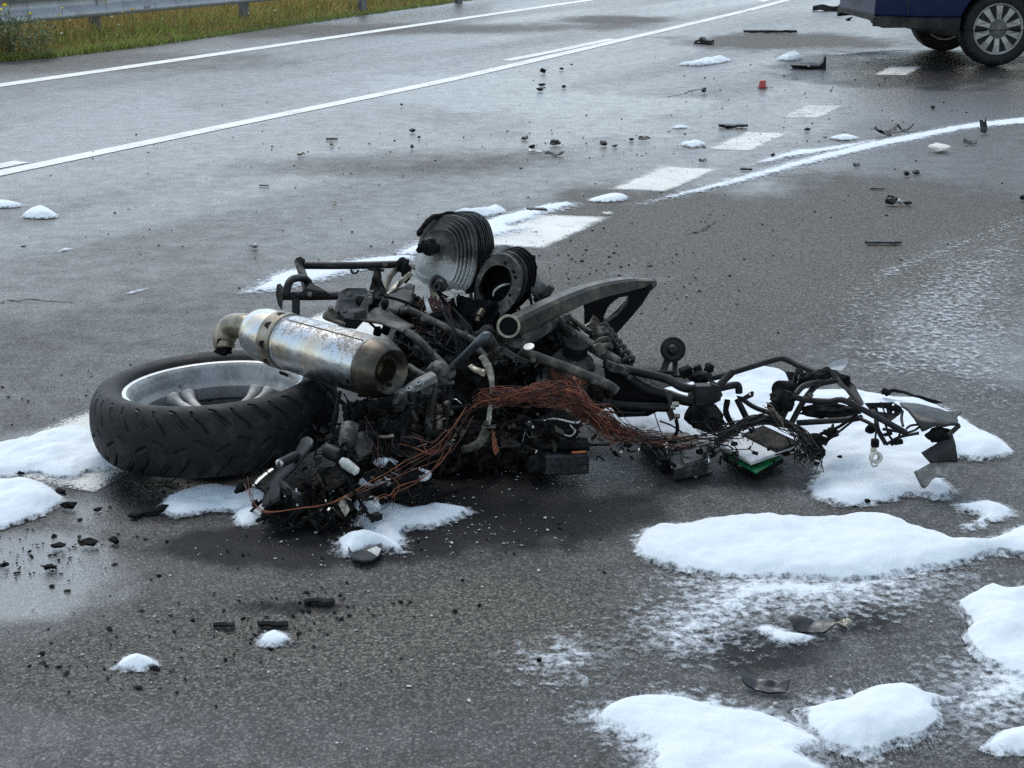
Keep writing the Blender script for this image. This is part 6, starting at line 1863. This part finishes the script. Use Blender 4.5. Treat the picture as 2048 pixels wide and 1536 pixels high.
lens = thing('red_lamp_lens', 'small red translucent lamp lens standing on the wet road', 'lamp lens', tuple(G(1525, 177)), GR)
_c = np.array(G(1525, 177))
_s = px2m(1525, 177)
kk = NT('red_plastic')
kk.set(Base_Color=(.45, .008, .012), Roughness=.2, Transmission_Weight=.25)
mesh('lens_cup', *lathe([(8.5*_s, .005), (8*_s, .008), (6.2*_s, 15*_s), (5.2*_s, 16.5*_s), (0, 17*_s)], (_c[0], _c[1], 0), (0, 0, 1), 12), kk.m, lens)
mesh('lens_foot', *lathe([(11*_s, .005), (11*_s, .012), (8*_s, .014), (0, .014)], (_c[0], _c[1], 0), (.0, 0, 1), 14), worn('red_dark', (.1, .004, .006), (.16, .008, .01), None, 30, (.3, .5)), lens)

bs = thing('bumper_scrap', 'black torn bumper scrap with an upturned end beside the foam mound', 'debris', tuple(G(1615, 139)), GR)
Yb = G(1615, 139).y
mesh('scrap_body', *crumple(plate([P(x, y, Yb+.06*abs(i-5)/5) for i, (x, y) in enumerate([(1579, 130), (1600, 127), (1624, 129), (1638, 131), (1646, 124), (1649, 113), (1652, 113), (1652, 140), (1640, 138), (1600, 139.5), (1586, 138), (1582, 132)])], .05, [circle(P(1617, 133, Yb), .01, 8)]), .01, 12), M['plastic_black'], bs)
dstick(1540, 67, 106, .035, 'long straight black bar lying across the far road', az=.02, bend=.0, name='metal_bar', flat=.8)
fk = thing('bent_bracket', 'bent brown bracket with a loop on the far road', 'debris', tuple(G(1408, 88)), GR)
Yk = G(1408, 88).y
mesh('loop', *tube([P(x, y, Yk) for x, y in ((1402, 80), (1392, 83), (1390, 87), (1400, 87), (1412, 83), (1408, 77), (1398, 80))], .012, 8), M['ash_tube'], fk)
mesh('stem', *crumple(bar([P(1402, 78, Yk), P(1412, 84, Yk-.05), P(1426, 84, Yk-.1)], .05, .05), .01, 20), M['plastic_black'], fk)
st_ = thing('broken_mirror', 'black crumpled strip with a round glass end on the far road', 'debris', tuple(G(1660, 22)), GR)
Ym = G(1660, 22).y
mesh('strip', *crumple(bar([P(1626, 16, Ym), P(1645, 15, Ym), P(1665, 18, Ym), P(1680, 17, Ym)], .06, .07), .02, 10), M['plastic_black'], st_)
mesh('round_glass', *lathe([(0, -.01), (.055, -.01), (.06, 0), (.055, .01), (0, .01)], P(1684, 16, Ym), (.1, -1, .2), 20), M['aluminium_dark'], st_)
dshard(1679, 33, 16, 6, 'pale flat chip beside the blue car', 'ash_pale', 3, .2)
dstick(1466, 256, 56, .045, 'flat black plastic strip lying between two painted dashes', az=-.03, bend=.01, flat=.4)
dstick(1492, 342, 24, .02, 'short dark stick lying on the foam trail', az=-.5, bend=.0)
dchunk(1545, 315, 9, 8, 'small black cube in the foam trail', seed=4, amp=.2)
fs = dshard(1772, 273, 46, 16, 'curved black fairing shard on the foam trail', seed=5, az=.3, curl=.6)
dshard(1808, 263, 34, 14, 'curled black shard touching the far side of the foam trail', seed=9, az=.1, curl=.9)
dshard(1966, 268, 18, 26, 'upright pointed dark shard beside the foam trail at the right', seed=12, az=.4, curl=.1, m='aluminium_dark')
dchunk(1878, 304, 38, 14, 'pale pinkish rounded lump on the asphalt at the right', worn('pale_lump', (.42, .38, .35), (.6, .56, .53), (.66, .6, .57), 8, (.6, .8)), 3, 'foam_rubber_piece', amp=.25)
dshard(1940, 290, 26, 9, 'flat black scrap right of the pale lump', seed=15, az=-.1)
dchunk(1813, 354, 15, 13, 'small broken black clip, left of a pair on the right lane', seed=16)
dchunk(1832, 350, 15, 9, 'small broken black clip, right of a pair on the right lane', seed=17)
dchunk(1781, 412, 22, 26, 'largest black plastic lump on the right lane', seed=21, amp=.6)
dchunk(1800, 412, 12, 11, 'grey fragment between two black lumps on the right lane', 'aluminium', 22)
dchunk(1814, 412, 17, 9, 'flat black lump right of the largest lump on the right lane', seed=23)
dstick(1754, 380, 27, .012, 'short thin black sliver above the largest lump', az=-.05)
dstick(1767, 490, 68, .022, 'long wavy black strip on the dry asphalt', az=.05, bend=.05)
dchunk(2046, 402, 16, 12, 'black lump cut by the right edge of the picture', seed=25)
dchunk(1615, 263, 13, 8, 'black lump right of the flat strip', seed=26)
dchunk(1866, 220, 10, 8, 'black lump on the wet road below the car', seed=27)
dshard(1713, 335, 15, 6, 'small black triangle on the asphalt under the foam trail', seed=28)
dchunk(1086, 148, 12, 13, 'upright dark shard near the white centre line', 'charred', 31, amp=.7)
dchunk(1123, 141, 8, 6, 'little dark cube near the white centre line', seed=32, amp=.2)
dchunk(1084, 173, 15, 6, 'flat black fragment below the upright shard', seed=33)
dchunk(1078, 184, 14, 7, 'dark fragment left of two below the upright shard', 'charred', 34)
dchunk(1128, 177, 8, 6, 'small black cup-shaped bit on the wet lane', seed=35)
dchunk(1407, 187, 10, 10, 'small grey fragment standing on the wet lane', 'aluminium_dark', 36)
dchunk(1050, 281, 15, 11, 'arched black fragment, upper left of a debris cluster', seed=41, amp=.6)
dchunk(1110, 292, 20, 11, 'black fragment, upper right of a debris cluster', seed=42, amp=.6)
dchunk(1064, 299, 16, 8, 'black fragment in the middle of a debris cluster', seed=43)
dshard(1072, 306, 26, 4, 'pale thin chip in a debris cluster', 'aluminium', 44)
dshard(1111, 313, 34, 8, 'long black trough-shaped shard below a debris cluster', seed=45, curl=.8)
dchunk(1206, 293, 15, 10, 'grey and black crumpled bit on the middle lane', 'aluminium_dark', 46, amp=.7)
dchunk(1230, 296, 12, 6, 'flat black bit right of the crumpled bit', seed=47)
dchunk(1262, 283, 10, 8, 'black cup-like bit on the middle lane', seed=48)
dshard(1288, 281, 22, 6, 'flat dark chip beside the cup-like bit', 'aluminium_dark', 49)
dstick(664, 281, 24, .02, 'black splinter, upper of two on the left lane', az=.0, bend=.03)
dchunk(663, 293, 13, 8, 'brown and grey pebble-like fragment under a black splinter', 'brass_steel', 52)
dchunk(602, 313, 14, 7, 'brownish fragment left of the splinter on the wet lane', 'brass_steel', 53)
dchunk(825, 266, 10, 8, 'dark pebble on the wet lane above the cylinder head', seed=54)
dchunk(838, 278, 7, 7, 'little dark crumb beside the dark pebble', seed=55)
dchunk(824, 299, 7, 9, 'small upright grey crumb below the dark pebble', 'aluminium_dark', 56)
dchunk(803, 213, 5, 5, 'tiny dark bead near the white centre line', seed=57)
dstick(528, 374, 20, .012, 'thin dark splinter on the left lane', az=.05)
dchunk(668, 408, 11, 7, 'brown pebble-like fragment on the left lane', 'brass_steel', 58)
dchunk(509, 499, 17, 10, 'grey stone-like fragment left of the rear subframe', 'aluminium', 59, amp=.3)
dstick(1074, 424, 34, .025, 'curved dark strip lying on the foam sheet', az=.1, bend=.12)
dshard(1215, 431, 16, 4, 'pale thin chip at the corner of a painted dash', 'ash_pale', 61)
dshard(1405, 325, 16, 4, 'thin dark sliver on the asphalt beside a painted dash', 'plastic_black', 62)
# near the photographer
rag = M['tar']
dshard(1532, 1385, 78, 22, 'folded black plastic piece lying on the dark stain near the bottom', rag, 71, -.35, 'plastic_flap', .4, .4)
dshard(1618, 1266, 70, 26, 'melted black rag beside the thin foam streak', rag, 72, -.3, 'melted_rag', .4, .45)
dchunk(1688, 1255, 34, 12, 'pale mottled chip beside the melted black rag', 'melted_alloy', 73, amp=.4)
dchunk(1733, 1010, 14, 9, 'black crumb in the foam right of the wreck', 'charred', 74)
dchunk(308, 1346, 18, 13, 'black lump at the foot of a foam cone', 'charred', 75)
dchunk(1078, 1328, 12, 10, 'single black lump on the near asphalt', 'charred', 76)
dchunk(123, 992, 26, 10, 'ragged black crumb right of the lower left foam heap', 'charred', 77, amp=.8)
dchunk(136, 1020, 30, 14, 'ragged black crumb below the lower left foam heap', 'charred', 78, amp=.8)
dchunk(42, 952, 14, 9, 'black crumb between the two foam heaps at the left', 'charred', 79)
dchunk(195, 1025, 22, 8, 'flat black shred on the wet asphalt below the tyre', 'charred', 80, amp=.8)
dchunk(228, 1090, 22, 14, 'black crumb at the right of a burnt scatter', 'charred', 81, amp=.8)
dchunk(178, 1096, 30, 12, 'ragged black crumb in the middle of a burnt scatter', 'charred', 82, amp=.8)
dchunk(118, 1100, 26, 12, 'brownish burnt crumb in the burnt scatter', 'charred', 83, amp=.8)
dchunk(96, 1143, 26, 14, 'ragged black crumb at the bottom of the burnt scatter', 'charred', 84, amp=.8)
dchunk(8, 1136, 18, 9, 'black crumb at the left edge below the foam', 'charred', 85, amp=.8)
dstick(545, 1256, 60, .012, 'row-like black shred left of the pointed foam cone', 'charred', az=.02, bend=.06, name='burnt_shred')
dstick(640, 1210, 60, .012, 'dark shred above the pointed foam cone', 'charred', az=.1, bend=.06, name='burnt_shred')
dstick(448, 1258, 44, .012, 'black shred on the dry asphalt below the wreck', 'charred', az=.05, bend=.06, name='burnt_shred')
dshard(310, 965, 90, 30, 'crumpled dark green rag under the lying tyre', worn('green_rag', (.008, .012, .01), (.02, .028, .022), (.04, .05, .042), 20, (.4, .6), 0, .8, 60), 88, -.2, 'crumpled_rag', .3, .5)
dstick(300, 1030, 80, .014, 'twisted charred strap below the tyre', 'charred', az=.75, bend=.12, name='charred_strap')
dsh = thing('melted_saucer', 'black saucer-like melted lid under the grey foam clump', 'debris', tuple(G(735, 1118)), GR)
mesh('lid_disc', *crumple(lathe([(0, .006), (.05, .006), (.062, .012), (.066, .02), (.060, .016), (.048, .011), (0, .011)], G(730, 1112), (.05, 0, 1), 40, sx=1.0, sy=.55), .004, 30), M['tar'], dsh, smooth=True)
mesh('torn_label', *crumple(plate([G(735, 1100, .03), G(752, 1092, .035), G(762, 1098, .03), G(756, 1112, .022)], .001, nrm=(0, 0, 1)), .002, 60), M['ash_pale'], dsh)
tw = thing('charred_cable', 'charred cable lying on the far rim of the foam heap behind the wreck', 'cable', tuple(G(1800, 790)))
mesh('cable_core', *crumple(tube([G(1765, 785, .05), G(1790, 780, .055), G(1830, 793, .05), G(1870, 803, .04), G(1885, 806, .03)], [.006, .005, .004, .005, .002], 6), .004, 40), M['charred'], tw)
mesh('burnt_end', *lump(G(1772, 784, .05), (.014, .01, .01), 3, .7, 2.5, 5), M['charred'], tw)

# crumbs nobody could count
def crumbs(name, label, n, spots, m, smin, smax, cat='crumbs'):
    V0, F0 = ico(1)
    Vs, Fs = [], []
    F0 = np.array(F0)
    k = 0
    for i in range(n):
        px, py, rx, ry = spots[rng.integers(len(spots))]
        x, y = px+rng.normal()*rx*.5, py+rng.normal()*ry*.5
        if y < -20:
            continue
        c = np.array(G(x, y))
        s = (smin+(smax-smin)*rng.random()**3)*(1+.05*max(0, c[1]-4))
        q = V0*(1+.95*(rng.random((len(V0), 1))-.5))*s*np.array([.5+1.3*rng.random(), .5+.8*rng.random(), .25+.35*rng.random()])
        a = rng.random()*6.28
        q = np.stack([q[:, 0]*math.cos(a)-q[:, 1]*math.sin(a), q[:, 0]*math.sin(a)+q[:, 1]*math.cos(a), q[:, 2]], 1)
        Vs.append(q+c+[0, 0, .003])
        Fs.append(F0+k)
        k += len(V0)
    o = mesh(name, np.concatenate(Vs), np.concatenate(Fs), M[m])
    return stuff(tag(o, label, cat))
crumbs('burnt_crumbs', 'fine black burnt crumbs scattered over the road', 2000,
       [(120, 1090, 200, 60), (60, 1120, 200, 60), (420, 1230, 500, 120), (620, 1215, 260, 30), (560, 1260, 200, 30), (250, 1330, 300, 80), (1350, 540, 300, 90), (1250, 580, 200, 60), (1160, 520, 160, 60), (700, 300, 500, 60), (1150, 290, 300, 50),
        (1500, 180, 300, 60), (1750, 130, 200, 40), (1700, 240, 300, 60), (900, 350, 900, 120), (400, 480, 700, 120), (1450, 280, 300, 50), (150, 790, 250, 60), (1600, 420, 500, 120), (1000, 1100, 700, 60), (900, 200, 900, 120), (330, 985, 200, 40)], 'charred', .0014, .0062)
crumbs('pale_crumbs', 'tiny pale chips scattered over the asphalt', 700,
       [(700, 1090, 400, 60), (900, 1060, 300, 60), (600, 1300, 900, 200), (1000, 960, 400, 40), (1300, 1400, 900, 160), (1600, 600, 500, 150)], 'ash_pale', .0012, .0035)
